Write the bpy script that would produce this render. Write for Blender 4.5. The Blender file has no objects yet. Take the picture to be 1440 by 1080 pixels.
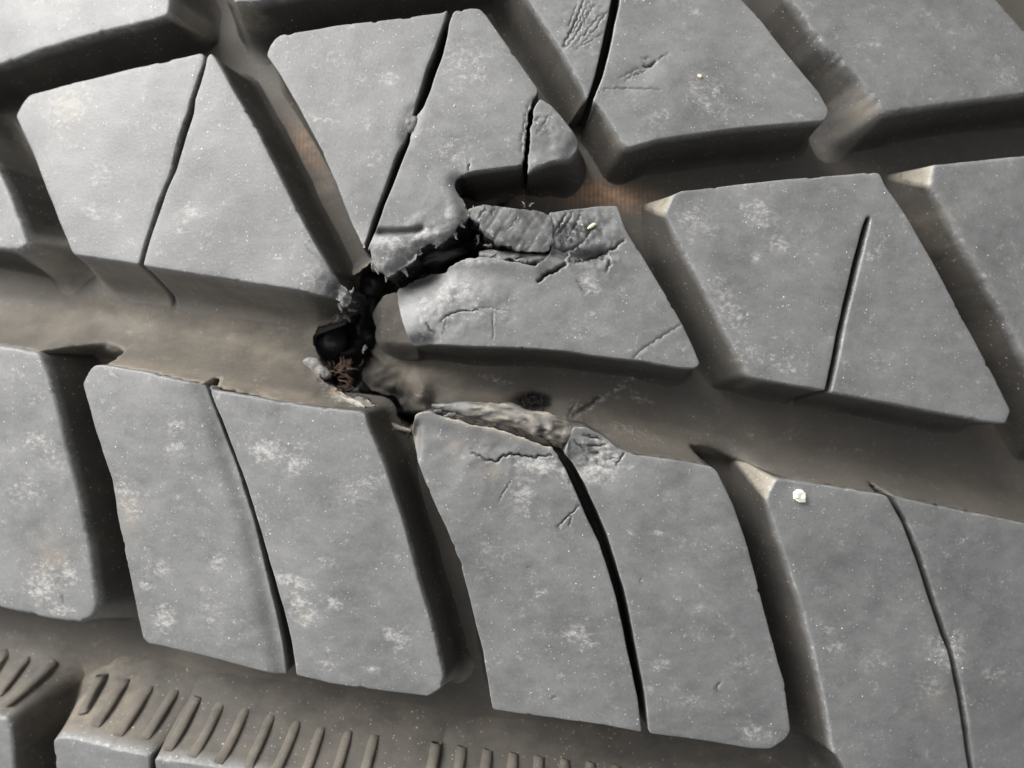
import bpy, math, random
import numpy as np
from mathutils import Vector
from mathutils.geometry import delaunay_2d_cdt

random.seed(7)
S = bpy.context.scene
COL = S.collection
CM = 0.01                       # everything is laid out in centimetres, stored in metres
H = 11.5                        # camera height above the crown of the tread, cm

# ------------------------------------------------------------------ camera
cam_d = bpy.data.cameras.new('camera')
cam = bpy.data.objects.new('camera', cam_d)
COL.objects.link(cam)
cam.location = (0, 0, H * CM)
cam.rotation_euler = (0, 0, 0)
cam_d.sensor_width = 36
cam_d.lens = 36 * H / 14.4
cam_d.clip_start = 0.002
cam_d.clip_end = 50
cam_d.dof.use_dof = True
cam_d.dof.focus_distance = (H + 0.1) * CM
cam_d.dof.aperture_fstop = 11.0
S.camera = cam

# ------------------------------------------------------------------ light: soft overcast daylight from the upper left
SUN_EL, SUN_AZ = math.radians(29), math.radians(-47)      # azimuth from +Y, clockwise
w = bpy.data.worlds.new('World'); S.world = w; w.use_nodes = True
nt = w.node_tree; nt.nodes.clear()
sky = nt.nodes.new('ShaderNodeTexSky'); sky.sky_type = 'NISHITA'
sky.sun_disc = False; sky.sun_elevation = SUN_EL; sky.sun_rotation = SUN_AZ
sky.air_density = 1.0; sky.dust_density = 6.0; sky.ozone_density = 0.5
hs = nt.nodes.new('ShaderNodeHueSaturation'); hs.inputs['Saturation'].default_value = 0.05
bg = nt.nodes.new('ShaderNodeBackground'); bg.inputs['Strength'].default_value = 0.078
wo = nt.nodes.new('ShaderNodeOutputWorld')
nt.links.new(sky.outputs[0], hs.inputs['Color']); nt.links.new(hs.outputs[0], bg.inputs[0]); nt.links.new(bg.outputs[0], wo.inputs[0])
sd = bpy.data.lights.new('sun', 'SUN'); sd.energy = 1.4; sd.angle = math.radians(40); sd.color = (1.0, 0.97, 0.92)
sun = bpy.data.objects.new('sun', sd); COL.objects.link(sun)
dvec = Vector((math.sin(SUN_AZ) * math.cos(SUN_EL), math.cos(SUN_AZ) * math.cos(SUN_EL), math.sin(SUN_EL)))
sun.rotation_euler = dvec.to_track_quat('Z', 'Y').to_euler()
sun.location = dvec * 1.0
S.view_settings.view_transform = 'Standard'; S.view_settings.look = 'None'
S.view_settings.exposure = 1.5; S.view_settings.gamma = 1.0
S.view_settings.use_curve_mapping = False

# ------------------------------------------------------------------ the curved tread: (u, v, h) -> place
AL = math.radians(10); CA, SA = math.cos(AL), math.sin(AL)
RW, RC = 31.0, 52.0             # radius round the wheel, radius of the crown
def surf(X, Y):
    s = X * CA - Y * SA; t = X * SA + Y * CA
    z = -s * s / (2 * RW) - t * t / (2 * RC)
    return z, -s / RW * CA - t / RC * SA, s / RW * SA - t / RC * CA
def W(u, v, h):
    """tread coordinates (hundredths of a cm across the tread, h above the worn face) -> cm"""
    u = np.asarray(u, float); v = np.asarray(v, float); h = np.asarray(h, float)
    X = (u - 720) / 100; Y = (540 - v) / 100
    t = np.ones_like(X)
    for _ in range(8):
        z, _a, _b = surf(t * X, t * Y); t = 1 - z / H
    z, zx, zy = surf(t * X, t * Y)
    n = np.sqrt(zx * zx + zy * zy + 1)
    return np.stack([t * X - zx / n * h / 100, t * Y - zy / n * h / 100, z + h / n / 100], -1)
def A2U(ua, va, h):
    """tread coordinates of a point at depth h that lies on the line of sight of (ua, va)"""
    ua = np.asarray(ua, float); va = np.asarray(va, float); u = ua.copy(); v = va.copy()
    for _ in range(8):
        P = W(u, v, h); k = H / (H - P[..., 2])
        u = u + ua - (720 + P[..., 0] * k * 100); v = v + va - (540 - P[..., 1] * k * 100)
    return u, v
def deep(pts, h=-100):
    a = np.array([p[:2] for p in pts], float); u, v = A2U(a[:, 0], a[:, 1], np.full(len(a), float(h)))
    return [(float(x), float(y)) + tuple(p[2:]) for x, y, p in zip(u, v, pts)]

# ------------------------------------------------------------------ noise and distances
def vnoise(x, y, seed=0):
    xi = np.floor(x).astype(np.int64); yi = np.floor(y).astype(np.int64); fx = x - xi; fy = y - yi
    def hsh(a, b):
        n = (a * 374761393 + b * 668265263 + seed * 974711) & 0xffffffff
        n = ((n ^ (n >> 13)) * 1274126177) & 0xffffffff
        return ((n ^ (n >> 16)) & 0xffff) / 65535.0
    fx = fx * fx * (3 - 2 * fx); fy = fy * fy * (3 - 2 * fy)
    return (hsh(xi, yi) * (1 - fx) + hsh(xi + 1, yi) * fx) * (1 - fy) + (hsh(xi, yi + 1) * (1 - fx) + hsh(xi + 1, yi + 1) * fx) * fy
def fbm(u, v, size, seed=0, octs=4):
    r = 0; a = 0.5; tot = 0; f = 1.0 / size
    for o in range(octs):
        r = r + a * vnoise(u * f + 31.7 * o, v * f + 17.3 * o, seed + o); tot += a; a *= 0.5; f *= 2.03
    return r / tot
def dseg(u, v, pts):
    """distance to an open polyline, and position 0..1 along it"""
    best = np.full(np.shape(u), 1e9); pos = np.zeros(np.shape(u)); n = len(pts) - 1
    for i in range(n):
        ax, ay = pts[i][:2]; bx, by = pts[i + 1][:2]; dx, dy = bx - ax, by - ay
        t = np.clip(((u - ax) * dx + (v - ay) * dy) / (dx * dx + dy * dy + 1e-9), 0, 1)
        d = np.hypot(u - ax - t * dx, v - ay - t * dy); m = d < best
        best = np.where(m, d, best); pos = np.where(m, (i + t) / n, pos)
    return best, pos
def inside(u, v, P):
    r = np.zeros(np.shape(u), bool); n = len(P); j = n - 1
    for i in range(n):
        yi, yj = P[i][1], P[j][1]; xi, xj = P[i][0], P[j][0]
        if yi != yj:
            r ^= ((yi > v) != (yj > v)) & (u < (xj - xi) * (v - yi) / (yj - yi) + xi)
        j = i
    return r
def sst(a, b, x):
    t = np.clip((x - a) / (b - a), 0, 1); return t * t * (3 - 2 * t)
def blob(u, v, x, y, rx, ry, ang=0):
    c, s = math.cos(math.radians(ang)), math.sin(math.radians(ang))
    a = ((u - x) * c + (v - y) * s) / rx; b = (-(u - x) * s + (v - y) * c) / ry
    return np.exp(-(a * a + b * b))

# ------------------------------------------------------------------ materials
def nn(nt, t, **kw):
    n = nt.nodes.new(t)
    for k, x in kw.items(): setattr(n, k, x)
    return n
def math_(nt, op, a, b=None, clamp=False):
    n = nt.nodes.new('ShaderNodeMath'); n.operation = op; n.use_clamp = clamp
    for i, x in enumerate((a, b)):
        if x is None: continue
        if isinstance(x, (int, float)): n.inputs[i].default_value = x
        else: nt.links.new(x, n.inputs[i])
    return n.outputs[0]
def ramp(nt, x, a, b):
    n = nt.nodes.new('ShaderNodeMapRange'); n.interpolation_type = 'SMOOTHSTEP'
    n.inputs['From Min'].default_value = a; n.inputs['From Max'].default_value = b
    nt.links.new(x, n.inputs['Value']); return n.outputs[0]
def mix(nt, f, a, b):
    n = nt.nodes.new('ShaderNodeMix'); n.data_type = 'RGBA'
    for k, x in ((0, f), (6, a), (7, b)):
        if isinstance(x, (int, float)): n.inputs[k].default_value = x
        elif isinstance(x, tuple): n.inputs[k].default_value = x + (1,)
        else: nt.links.new(x, n.inputs[k])
    return n.outputs[2]
def noise(nt, vec, scale, detail=4, rough=0.55):
    n = nt.nodes.new('ShaderNodeTexNoise'); n.inputs['Scale'].default_value = scale
    n.inputs['Detail'].default_value = detail; n.inputs['Roughness'].default_value = rough
    nt.links.new(vec, n.inputs['Vector']); return n.outputs['Fac']

def rubber(name, face=True, base=(0.056, 0.057, 0.057), dust=(0.238, 0.240, 0.240), wall=(0.026, 0.0245, 0.022), amt=0.43, rough=0.53):
    m = bpy.data.materials.new(name); m.use_nodes = True; nt = m.node_tree
    b = nt.nodes['Principled BSDF']; L = nt.links.new
    tc = nn(nt, 'ShaderNodeTexCoord'); mp = nn(nt, 'ShaderNodeMapping'); mp.inputs['Scale'].default_value = (100, 100, 100)
    L(tc.outputs['Object'], mp.inputs['Vector']); P = mp.outputs[0]
    m2 = nn(nt, 'ShaderNodeMapping'); m2.inputs['Scale'].default_value = (0.8, 1.25, 1); m2.inputs['Rotation'].default_value = (0, 0, 0.22)
    L(P, m2.inputs['Vector']); Q = m2.outputs[0]
    a1 = nn(nt, 'ShaderNodeAttribute', attribute_name='wear'); s1 = nn(nt, 'ShaderNodeSeparateColor'); L(a1.outputs['Color'], s1.inputs[0])
    a2 = nn(nt, 'ShaderNodeAttribute', attribute_name='soil'); s2 = nn(nt, 'ShaderNodeSeparateColor'); L(a2.outputs['Color'], s2.inputs[0])
    scuff, dirt, fresh = s1.outputs; side, rust, pale = s2.outputs
    n1 = noise(nt, P, 0.9, 5); n2 = noise(nt, Q, 5.0, 6, 0.6); n3 = noise(nt, P, 26, 4, 0.6); n4 = noise(nt, P, 110, 3, 0.6)
    n5 = noise(nt, Q, 2.6, 5, 0.65)
    # even film of dust, cloudy
    f = math_(nt, 'ADD', amt, math_(nt, 'MULTIPLY', math_(nt, 'SUBTRACT', n1, 0.5), 0.75))
    f = math_(nt, 'ADD', f, math_(nt, 'MULTIPLY', math_(nt, 'SUBTRACT', n2, 0.5), 0.5))
    f = math_(nt, 'ADD', f, math_(nt, 'MULTIPLY', math_(nt, 'SUBTRACT', n3, 0.5), 0.4), clamp=True)
    col = mix(nt, f, base, dust)
    # rubbed pale smears, only in patches
    n6 = noise(nt, P, 6.5, 8, 0.68); n7 = noise(nt, P, 2.1, 3, 0.5)
    sm = math_(nt, 'MULTIPLY', ramp(nt, n6, 0.52, 0.72), ramp(nt, n5, 0.46, 0.64))
    sm = math_(nt, 'ADD', sm, math_(nt, 'MULTIPLY', ramp(nt, n6, 0.60, 0.70), ramp(nt, n7, 0.42, 0.6)), clamp=True)
    col = mix(nt, math_(nt, 'MULTIPLY', sm, 0.34 if face else 0.12), col, (0.40, 0.395, 0.38))
    # mapped scuffs broken up by grain
    m3 = nn(nt, 'ShaderNodeMapping'); m3.inputs['Scale'].default_value = (0.85, 1.25, 1); m3.inputs['Rotation'].default_value = (0, 0, 0.3); L(P, m3.inputs['Vector'])
    n8 = noise(nt, m3.outputs[0], 12.0, 8, 0.74)
    sc = math_(nt, 'MULTIPLY', ramp(nt, math_(nt, 'ADD', n8, math_(nt, 'MULTIPLY', scuff, 0.22)), 0.52, 0.84), ramp(nt, scuff, 0.0, 0.35))
    col = mix(nt, math_(nt, 'MULTIPLY', sc, 0.52), col, (0.58, 0.57, 0.54))
    # side walls: moulded rubber that the road never dusts
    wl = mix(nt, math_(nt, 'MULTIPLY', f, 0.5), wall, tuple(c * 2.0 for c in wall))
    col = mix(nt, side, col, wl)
    # dirt
    col = mix(nt, math_(nt, 'MULTIPLY', dirt, ramp(nt, math_(nt, 'ADD', n5, math_(nt, 'MULTIPLY', n3, 0.2)), 0.20, 0.95)), col, (0.25, 0.21, 0.16))
    col = mix(nt, math_(nt, 'MULTIPLY', pale, ramp(nt, math_(nt, 'ADD', n5, math_(nt, 'MULTIPLY', n3, 0.25)), 0.25, 0.75)), col, (0.31, 0.28, 0.225))
    # rust coloured wear with the fine lines of the cords
    wv = nn(nt, 'ShaderNodeTexWave'); wv.inputs['Scale'].default_value = 4.5; wv.inputs['Distortion'].default_value = 0.6; L(P, wv.inputs['Vector'])
    rc = mix(nt, wv.outputs['Fac'], (0.24, 0.13, 0.07), (0.36, 0.215, 0.125))
    col = mix(nt, math_(nt, 'MULTIPLY', rust, ramp(nt, n2, 0.25, 0.6)), col, rc)
    col = mix(nt, fresh, col, (0.016, 0.016, 0.017))
    # tiny specks of grit
    vo = nn(nt, 'ShaderNodeTexVoronoi'); vo.inputs['Scale'].default_value = 11; vo.inputs['Randomness'].default_value = 1; L(P, vo.inputs['Vector'])
    sp = math_(nt, 'MULTIPLY', math_(nt, 'SUBTRACT', 1.0, ramp(nt, vo.outputs['Distance'], 0.07, 0.16)), ramp(nt, n5, 0.45, 0.62))
    sv = nn(nt, 'ShaderNodeSeparateColor'); L(vo.outputs['Color'], sv.inputs[0])
    sp = math_(nt, 'MULTIPLY', sp, ramp(nt, sv.outputs[0], 0.35, 0.9))
    col = mix(nt, math_(nt, 'MULTIPLY', sp, 0.75 if face else 0.3), col, (0.70, 0.69, 0.65))
    v2 = nn(nt, 'ShaderNodeTexVoronoi'); v2.inputs['Scale'].default_value = 21; L(P, v2.inputs['Vector'])
    w2 = nn(nt, 'ShaderNodeSeparateColor'); L(v2.outputs['Color'], w2.inputs[0])
    s2_ = math_(nt, 'MULTIPLY', math_(nt, 'SUBTRACT', 1.0, ramp(nt, v2.outputs['Distance'], 0.08, 0.22)), ramp(nt, math_(nt, 'ADD', w2.outputs[0], math_(nt, 'MULTIPLY', n7, 0.8)), 1.12, 1.4))
    col = mix(nt, math_(nt, 'MULTIPLY', s2_, 0.7 if face else 0.25), col, (0.62, 0.61, 0.57))
    pit = math_(nt, 'MULTIPLY', math_(nt, 'SUBTRACT', 1.0, ramp(nt, v2.outputs['Distance'], 0.05, 0.25)), ramp(nt, w2.outputs[1], 0.80, 0.92))
    col = mix(nt, math_(nt, 'MULTIPLY', pit, 0.6), col, (0.03, 0.03, 0.03))
    L(col, b.inputs['Base Color'])
    r = math_(nt, 'ADD', rough - 0.12, math_(nt, 'MULTIPLY', n2, 0.25)); r = math_(nt, 'ADD', r, math_(nt, 'MULTIPLY', sc, 0.2), clamp=True)
    r = math_(nt, 'ADD', r, math_(nt, 'MULTIPLY', side, 0.22), clamp=True)
    L(r, b.inputs['Roughness']); b.inputs['Specular IOR Level'].default_value = 0.5
    bh = math_(nt, 'ADD', math_(nt, 'MULTIPLY', n4, 0.25), math_(nt, 'ADD', math_(nt, 'MULTIPLY', n3, 0.5), math_(nt, 'MULTIPLY', n6, 0.45)))
    bh = math_(nt, 'ADD', bh, math_(nt, 'MULTIPLY', sp, 0.5))
    bh = math_(nt, 'SUBTRACT', bh, math_(nt, 'MULTIPLY', pit, 0.6))
    bp = nn(nt, 'ShaderNodeBump'); bp.inputs['Strength'].default_value = 0.26 if face else 0.42; bp.inputs['Distance'].default_value = 0.00022
    L(bh, bp.inputs['Height']); L(bp.outputs[0], b.inputs['Normal'])
    return m
M_FACE = rubber('worn_tread_rubber')
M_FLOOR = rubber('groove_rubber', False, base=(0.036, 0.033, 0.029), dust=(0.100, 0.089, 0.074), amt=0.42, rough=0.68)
M_TORN = rubber('torn_rubber', False, base=(0.05, 0.05, 0.05), dust=(0.20, 0.195, 0.185), amt=0.35, rough=0.5)
def plain(name, col, rough=0.5, var=0.4, scale=20):
    m = bpy.data.materials.new(name); m.use_nodes = True; nt = m.node_tree; b = nt.nodes['Principled BSDF']
    tc = nn(nt, 'ShaderNodeTexCoord'); mp = nn(nt, 'ShaderNodeMapping'); mp.inputs['Scale'].default_value = (100, 100, 100)
    nt.links.new(tc.outputs['Object'], mp.inputs['Vector'])
    f = noise(nt, mp.outputs[0], scale, 4)
    c = mix(nt, f, tuple(x * (1 - var) for x in col), tuple(min(1, x * (1 + var)) for x in col))
    nt.links.new(c, b.inputs['Base Color']); b.inputs['Roughness'].default_value = rough
    bp = nn(nt, 'ShaderNodeBump'); bp.inputs['Strength'].default_value = 0.4; bp.inputs['Distance'].default_value = 0.0002
    nt.links.new(f, bp.inputs['Height']); nt.links.new(bp.outputs[0], b.inputs['Normal'])
    return m
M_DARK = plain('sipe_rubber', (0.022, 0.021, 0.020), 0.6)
M_CAV = plain('inner_rubber', (0.036, 0.035, 0.035), 0.34, 0.5, 6)
M_CORD = plain('brown_cord', (0.15, 0.094, 0.064), 0.7, 0.5, 30)
M_BLACKCORD = plain('black_cord', (0.025, 0.024, 0.023), 0.7, 0.5, 30)
M_STONE = plain('white_stone', (0.78, 0.75, 0.66), 0.7, 0.12, 14)
M_GRAIN = plain('straw_grain', (0.62, 0.57, 0.38), 0.6, 0.2, 30)

# ------------------------------------------------------------------ object helpers
tyre = bpy.data.objects.new('tyre', None); COL.objects.link(tyre)
tyre.location = (0, 0, -0.04); tyre.empty_display_size = 0.02
tyre['label'] = 'worn black off-road tyre with chunky tread blocks split by a deep jagged gash'
tyre['category'] = 'tyre'
def link(name, me, mat, parent=tyre, label=None, stuff=False):
    o = bpy.data.objects.new(name, me); COL.objects.link(o)
    if mat and not me.materials: me.materials.append(mat)
    if parent is not None:
        o.parent = parent
        if parent is tyre: o.location = (0, 0, 0.04)
    if label: o['label'] = label
    if stuff: o['kind'] = 'stuff'
    return o
def mesh(name, P, F, wear=None, soil=None, smooth=True):
    me = bpy.data.meshes.new(name); me.from_pydata((np.asarray(P) * CM).tolist(), [], F); me.update()
    if smooth: me.polygons.foreach_set('use_smooth', [True] * len(me.polygons))
    for nm, a in (('wear', wear), ('soil', soil)):
        if a is None: continue
        at = me.color_attributes.new(nm, 'FLOAT_COLOR', 'POINT')
        c = np.ones((len(P), 4), np.float32); c[:, :3] = np.clip(a, 0, 1); at.data.foreach_set('color', c.ravel())
    return me

# ------------------------------------------------------------------ stains, scuffs and cracks with a place of their own (tread coordinates)
SCUFF = [(95,150,26,34,60,.9),(130,298,16,8,20,.8),(165,305,8,6,0,.7),(268,300,22,14,-30,.7),(140,245,16,22,40,.45),(545,110,14,8,10,.8),
         (450,168,26,6,10,.55),(470,80,30,20,20,.3),(650,90,40,50,60,.35),(640,210,40,30,30,.35),(525,225,22,14,-20,.4),(985,135,14,30,-25,.55),
         (1008,128,10,26,-25,.5),(1015,160,18,10,-20,.5),(925,165,26,18,-40,.4),(975,310,30,18,30,.5),(1065,300,30,20,20,.6),(1100,345,30,12,25,.5),
         (1063,365,10,8,30,.7),(1230,355,18,14,-40,.5),(1300,20,14,8,20,.5),(1230,60,14,10,0,.4),(1415,110,20,16,0,.5),(1360,130,12,10,0,.35),
         (1025,430,16,60,-28,.55),(1060,500,50,14,14,.5),(1105,520,40,8,12,.45),
         (60,820,26,30,0,.8),(95,805,14,20,0,.7),(85,855,26,10,10,.6),(48,620,18,12,0,.7),(70,640,30,20,0,.35),(35,690,30,26,0,.4),(180,700,16,34,-20,.65),
         (195,720,10,14,0,.5),(230,870,16,24,-10,.8),(225,800,12,10,0,.7),(205,825,14,6,10,.9),(305,790,16,14,0,.6),(245,600,18,14,0,.6),(245,630,16,12,0,.6),
         (375,635,24,18,10,.9),(410,650,26,20,10,.6),(425,625,20,6,0,.5),(405,815,34,8,18,1),(420,845,18,12,15,.9),(470,848,12,10,0,.9),(430,868,22,12,10,.8),
         (460,790,20,8,10,.5),(555,895,24,8,20,.9),(562,912,8,8,0,.8),(520,942,12,6,0,.8),(460,935,16,12,0,.5),(300,860,40,40,0,.3),(500,690,40,40,0,.3),
         (760,655,34,12,5,1.0),(850,628,34,18,20,.5),(735,690,18,30,20,.6),(800,660,16,24,0,.8),(760,835,12,6,5,.9),(810,890,22,12,10,.8),(770,893,16,8,5,.5),(830,905,14,8,10,.6),(700,770,50,40,0,.2),
         (835,660,40,22,-25,.85),(850,640,30,16,20,.6),(965,760,14,18,-30,.4),(925,750,10,4,0,.7),(885,750,10,6,0,.6),(980,855,20,8,0,.4),(930,935,14,8,-10,.7),
         (970,985,16,8,0,.6),(1060,1030,26,14,10,.6),(1040,930,26,14,0,.3),(1175,910,14,10,0,.6),(1165,885,10,8,0,.5),(1230,930,26,20,0,.4),(1325,920,34,20,40,.7),
         (1310,965,24,16,30,.55),(1400,950,20,14,0,.5),(1345,905,14,22,0,.7),(700,440,60,24,0,.25),(640,410,50,26,-25,.4),(600,430,20,30,0,.35),(820,460,60,30,0,.25),
         (830,400,16,14,40,.7),(670,368,40,5,0,.8),(555,345,26,20,20,.5),(600,330,26,10,-10,.7),(528,372,6,14,0,.9),(440,385,26,16,20,.45),(500,560,26,10,15,.9)]
DIRT = [(690,660,20,14,0,.5),(645,625,20,10,10,.5),(80,990,30,30,0,.5),(1330,320,14,40,-25,.5),
        (180,720,14,30,-15,.5),(430,868,14,10,0,.5),(75,780,24,24,0,.5),(700,610,60,6,12,.4),(1320,985,20,14,0,.4),(95,145,16,30,0,.35)]
CHAMFER = [(1232,142,12,26,-38,.3),(258,10,18,26,0,.4),(1050,500,14,60,-25,.25),(868,175,10,34,-28,.55),(340,6,26,10,0,.5)]
CRACK = [([(665,637),(680,645),(697,650),(705,643),(715,639),(728,639),(737,641),(750,644),(760,641),(775,640)],2.2,9),
         ([(813,711),(804,722),(795,730),(784,742)],1.3,5),([(803,722),(800,742)],1.4,4),([(718,675),(710,690),(700,706)],1.3,3),
         ([(620,452),(628,444),(640,440),(655,437),(672,436)],1.8,5),([(600,455),(605,465),(612,470)],2.2,5),([(590,470),(600,478)],2,4),([(693,440),(693,478)],1.3,2.5),
         ([(628,445),(624,470)],1.2,2),([(655,436),(690,432),(720,440)],1.2,2),([(960,455),(935,470),(905,490),(888,508)],1.6,3),
         ([(820,0),(812,25),(800,50),(790,68)],1.8,5),([(835,8),(818,35),(803,58),(792,70)],1.5,4),([(845,20),(825,45),(806,64)],1.4,3),([(850,45),(828,60),(808,70)],1.3,2.5),
         ([(842,130),(855,124),(880,123),(905,125),(930,126)],2.0,3),([(906,91),(915,92),(922,86)],3,9),([(880,112),(895,103),(910,97)],1.5,3),([(925,84),(935,78),(940,74)],1.6,3),([(830,0),(815,30),(798,60)],1.2,3),([(858,10),(838,40),(815,66)],1.2,2.5),([(812,5),(798,40)],1.2,2.5),([(905,82),(912,80)],2,4),([(870,110),(890,100),(905,94)],2,3),
         ([(757,135),(748,150),(741,175),(738,205),(737,228)],1.3,3),([(752,133),(743,150),(736,180),(733,215)],1.2,2.5),
         ([(775,345),(792,352),(808,348),(820,340)],2.5,6),([(808,368),(818,365),(830,362),(843,358),(853,355),(866,348),(877,338)],2.8,10),([(797,300),(790,312),(780,325)],2.2,5),
         ([(806,297),(796,318),(782,333)],1.8,4),([(818,296),(808,320),(795,340)],1.8,4),([(838,305),(830,325),(815,345)],1.6,3),([(855,362),(858,372),(852,382)],3,6),([(812,395),(818,405),(822,412)],3,4),
         ([(757,395),(768,386),(780,380),(795,371)],4.0,22),([(685,287),(680,298),(672,310)],1.5,4),([(697,293),(690,305)],1.3,3),([(730,300),(722,315),(712,325)],1.2,2),
         ([(822,612),(838,616),(848,620)],2.2,6),([(826,628),(842,628),(852,626)],2.2,6),([(824,642),(828,650)],2,4),([(880,636),(873,646),(868,655)],2,5),([(852,650),(862,645),(872,644)],1.8,4),([(808,620),(822,634)],2.0,5),
         ([(760,178),(768,170),(776,160)],1.6,2.5),([(750,172),(760,165),(766,168)],2,3),([(752,190),(762,182)],1.6,2),([(660,240),(659,228)],1.6,5),
         ([(740,800),(746,797)],1.2,2),([(900,820),(904,812)],1.2,3),([(1008,970),(1013,958)],1.2,3),([(775,985),(783,980)],1.2,2),([(90,850),(88,832)],1.2,2),
         ([(420,300),(440,330),(455,360)],1.4,2),([(425,325),(450,355),(465,385)],1.3,2),([(430,345),(455,372)],1.2,2),([(446,330),(470,375)],1.2,2)]
def jag(P, seed):
    rs = random.Random(seed); out = []
    for (ax, ay), (bx, by) in zip(P[:-1], P[1:]):
        L = math.hypot(bx - ax, by - ay); k = max(1, int(L / 3)); nx, ny = -(by - ay) / (L + 1e-6), (bx - ax) / (L + 1e-6)
        for q in range(k):
            t = q / k; o = rs.uniform(-1.5, 1.5) if q else 0; out.append((ax + (bx - ax) * t + nx * o, ay + (by - ay) * t + ny * o))
    return out + [P[-1]]
CRACK = [(jag(P, 40 + i), wd * .62, dp) for i, (P, wd, dp) in enumerate(CRACK)]
def crack_points():
    C, E = [], []
    for P, wd, dp in CRACK:
        A = np.array(P, float); T = np.gradient(A, axis=0); T /= np.linalg.norm(T, axis=1)[:, None] + 1e-9; N = np.stack([-T[:, 1], T[:, 0]], 1) * wd * 1.35
        C.append(A); E += [A[1:-1] + N[1:-1], A[1:-1] - N[1:-1]]
    return np.concatenate(C), np.concatenate(E)
CRACK_C, CRACK_E = crack_points(); CRACK_P = np.concatenate([CRACK_C, CRACK_E])
def stains(u, v):
    sc = np.zeros_like(u); di = np.zeros_like(u)
    for x, y, a, b, g, k in SCUFF: sc = np.maximum(sc, k * blob(u, v, x, y, a, b, g))
    for x, y, a, b, g, k in DIRT: di = np.maximum(di, k * blob(u, v, x, y, a, b, g))
    return sc, di
def cracks(u, v):
    h = np.zeros_like(u); fr = np.zeros_like(u)
    for P, wd, dp in CRACK:
        A = np.array(P); m = (u > A[:, 0].min() - 15) & (u < A[:, 0].max() + 15) & (v > A[:, 1].min() - 15) & (v < A[:, 1].max() + 15)
        if not m.any(): continue
        d, t = dseg(u[m], v[m], P); e = np.sin(np.pi * np.clip(t, .04, .96)) ** .5
        g = np.clip(1 - d / (wd * 1.3), 0, 1); kk = .55 if dp <= 4 else .85; h[m] = np.minimum(h[m], -dp * kk * g * (.3 + .7 * e)); fr[m] = np.maximum(fr[m], g ** .7 * (min(1, .35 + dp / 7) if dp > 4 else .1 + dp * .09) * e)
    return h, fr

# ------------------------------------------------------------------ the block builder: outline rings + Delaunay face
def resample(V, step, sm):
    """V: (u, v, flag). flag None | 's' sipe side | 't' torn | number = slope of the wall"""
    pts, dr, fi, tn = [], [], [], []
    def code(f):
        if f == 's': return 0.0, 0.0, 0.0
        if f == 't': return 3.0, 0.0, 1.0
        if f == 'c': return 4.0, 0.0, 0.0
        if f == 'd': return 24.0, 0.0, 0.0
        if isinstance(f, tuple): return 20.0, 6.0, 0.0
        if f is None: return 8.0, 12.0, 0.0
        return float(f), (12.0 if f < 24 else (24.0 if f < 50 else 42.0)), 0.0
    n = len(V)
    for i in range(n):
        a, b = V[i], V[(i + 1) % n]; ca, cb = code(a[2] if len(a) > 2 else None), code(b[2] if len(b) > 2 else None)
        L = math.hypot(b[0] - a[0], b[1] - a[1]); k = max(1, int(round(L / step)))
        for j in range(k):
            t = j / k; pts.append((a[0] + (b[0] - a[0]) * t, a[1] + (b[1] - a[1]) * t))
            c = [x + (y - x) * t for x, y in zip(ca, cb)]
            fa, fb = (a[2] if len(a) > 2 else None), (b[2] if len(b) > 2 else None)
            if j and (fa == 's') != (fb == 's'): c = list(cb if fa == 's' else ca)
            elif j == 0: c = list(ca)
            dr.append(c[0]); fi.append(c[1]); tn.append(c[2])
    feet = []
    for q in V:
        if len(q) > 2 and isinstance(q[2], tuple): feet.append((q[0], q[1]) + deep([q[2][1:]], -98)[0])
    P = np.array(pts); D = np.array(dr); Fi = np.array(fi); T = np.array(tn)
    for _ in range(sm):
        P = (np.roll(P, 1, 0) + 2 * P + np.roll(P, -1, 0)) / 4
    cut = (D == 0) & (Fi == 0) & (T == 0); near = cut | np.roll(cut, 1) | np.roll(cut, -1)
    D = np.where(near, D, (np.roll(D, 1) + D + np.roll(D, -1)) / 3)
    return P, D, Fi, T, feet
def outward(P, cut=None):
    T = np.roll(P, -1, 0) - np.roll(P, 1, 0)
    if cut is not None:
        a = ~cut & np.roll(cut, 1); T[a] = (np.roll(P, -1, 0) - P)[a]
        a = ~cut & np.roll(cut, -1); T[a] = (P - np.roll(P, 1, 0))[a]
    T /= np.linalg.norm(T, axis=1)[:, None] + 1e-9
    N = np.stack([T[:, 1], -T[:, 0]], 1)
    A = 0.5 * np.sum(P[:, 0] * np.roll(P[:, 1], -1) - np.roll(P[:, 0], -1) * P[:, 1])
    return (N if A > 0 else -N), A
TOPS = []
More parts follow.
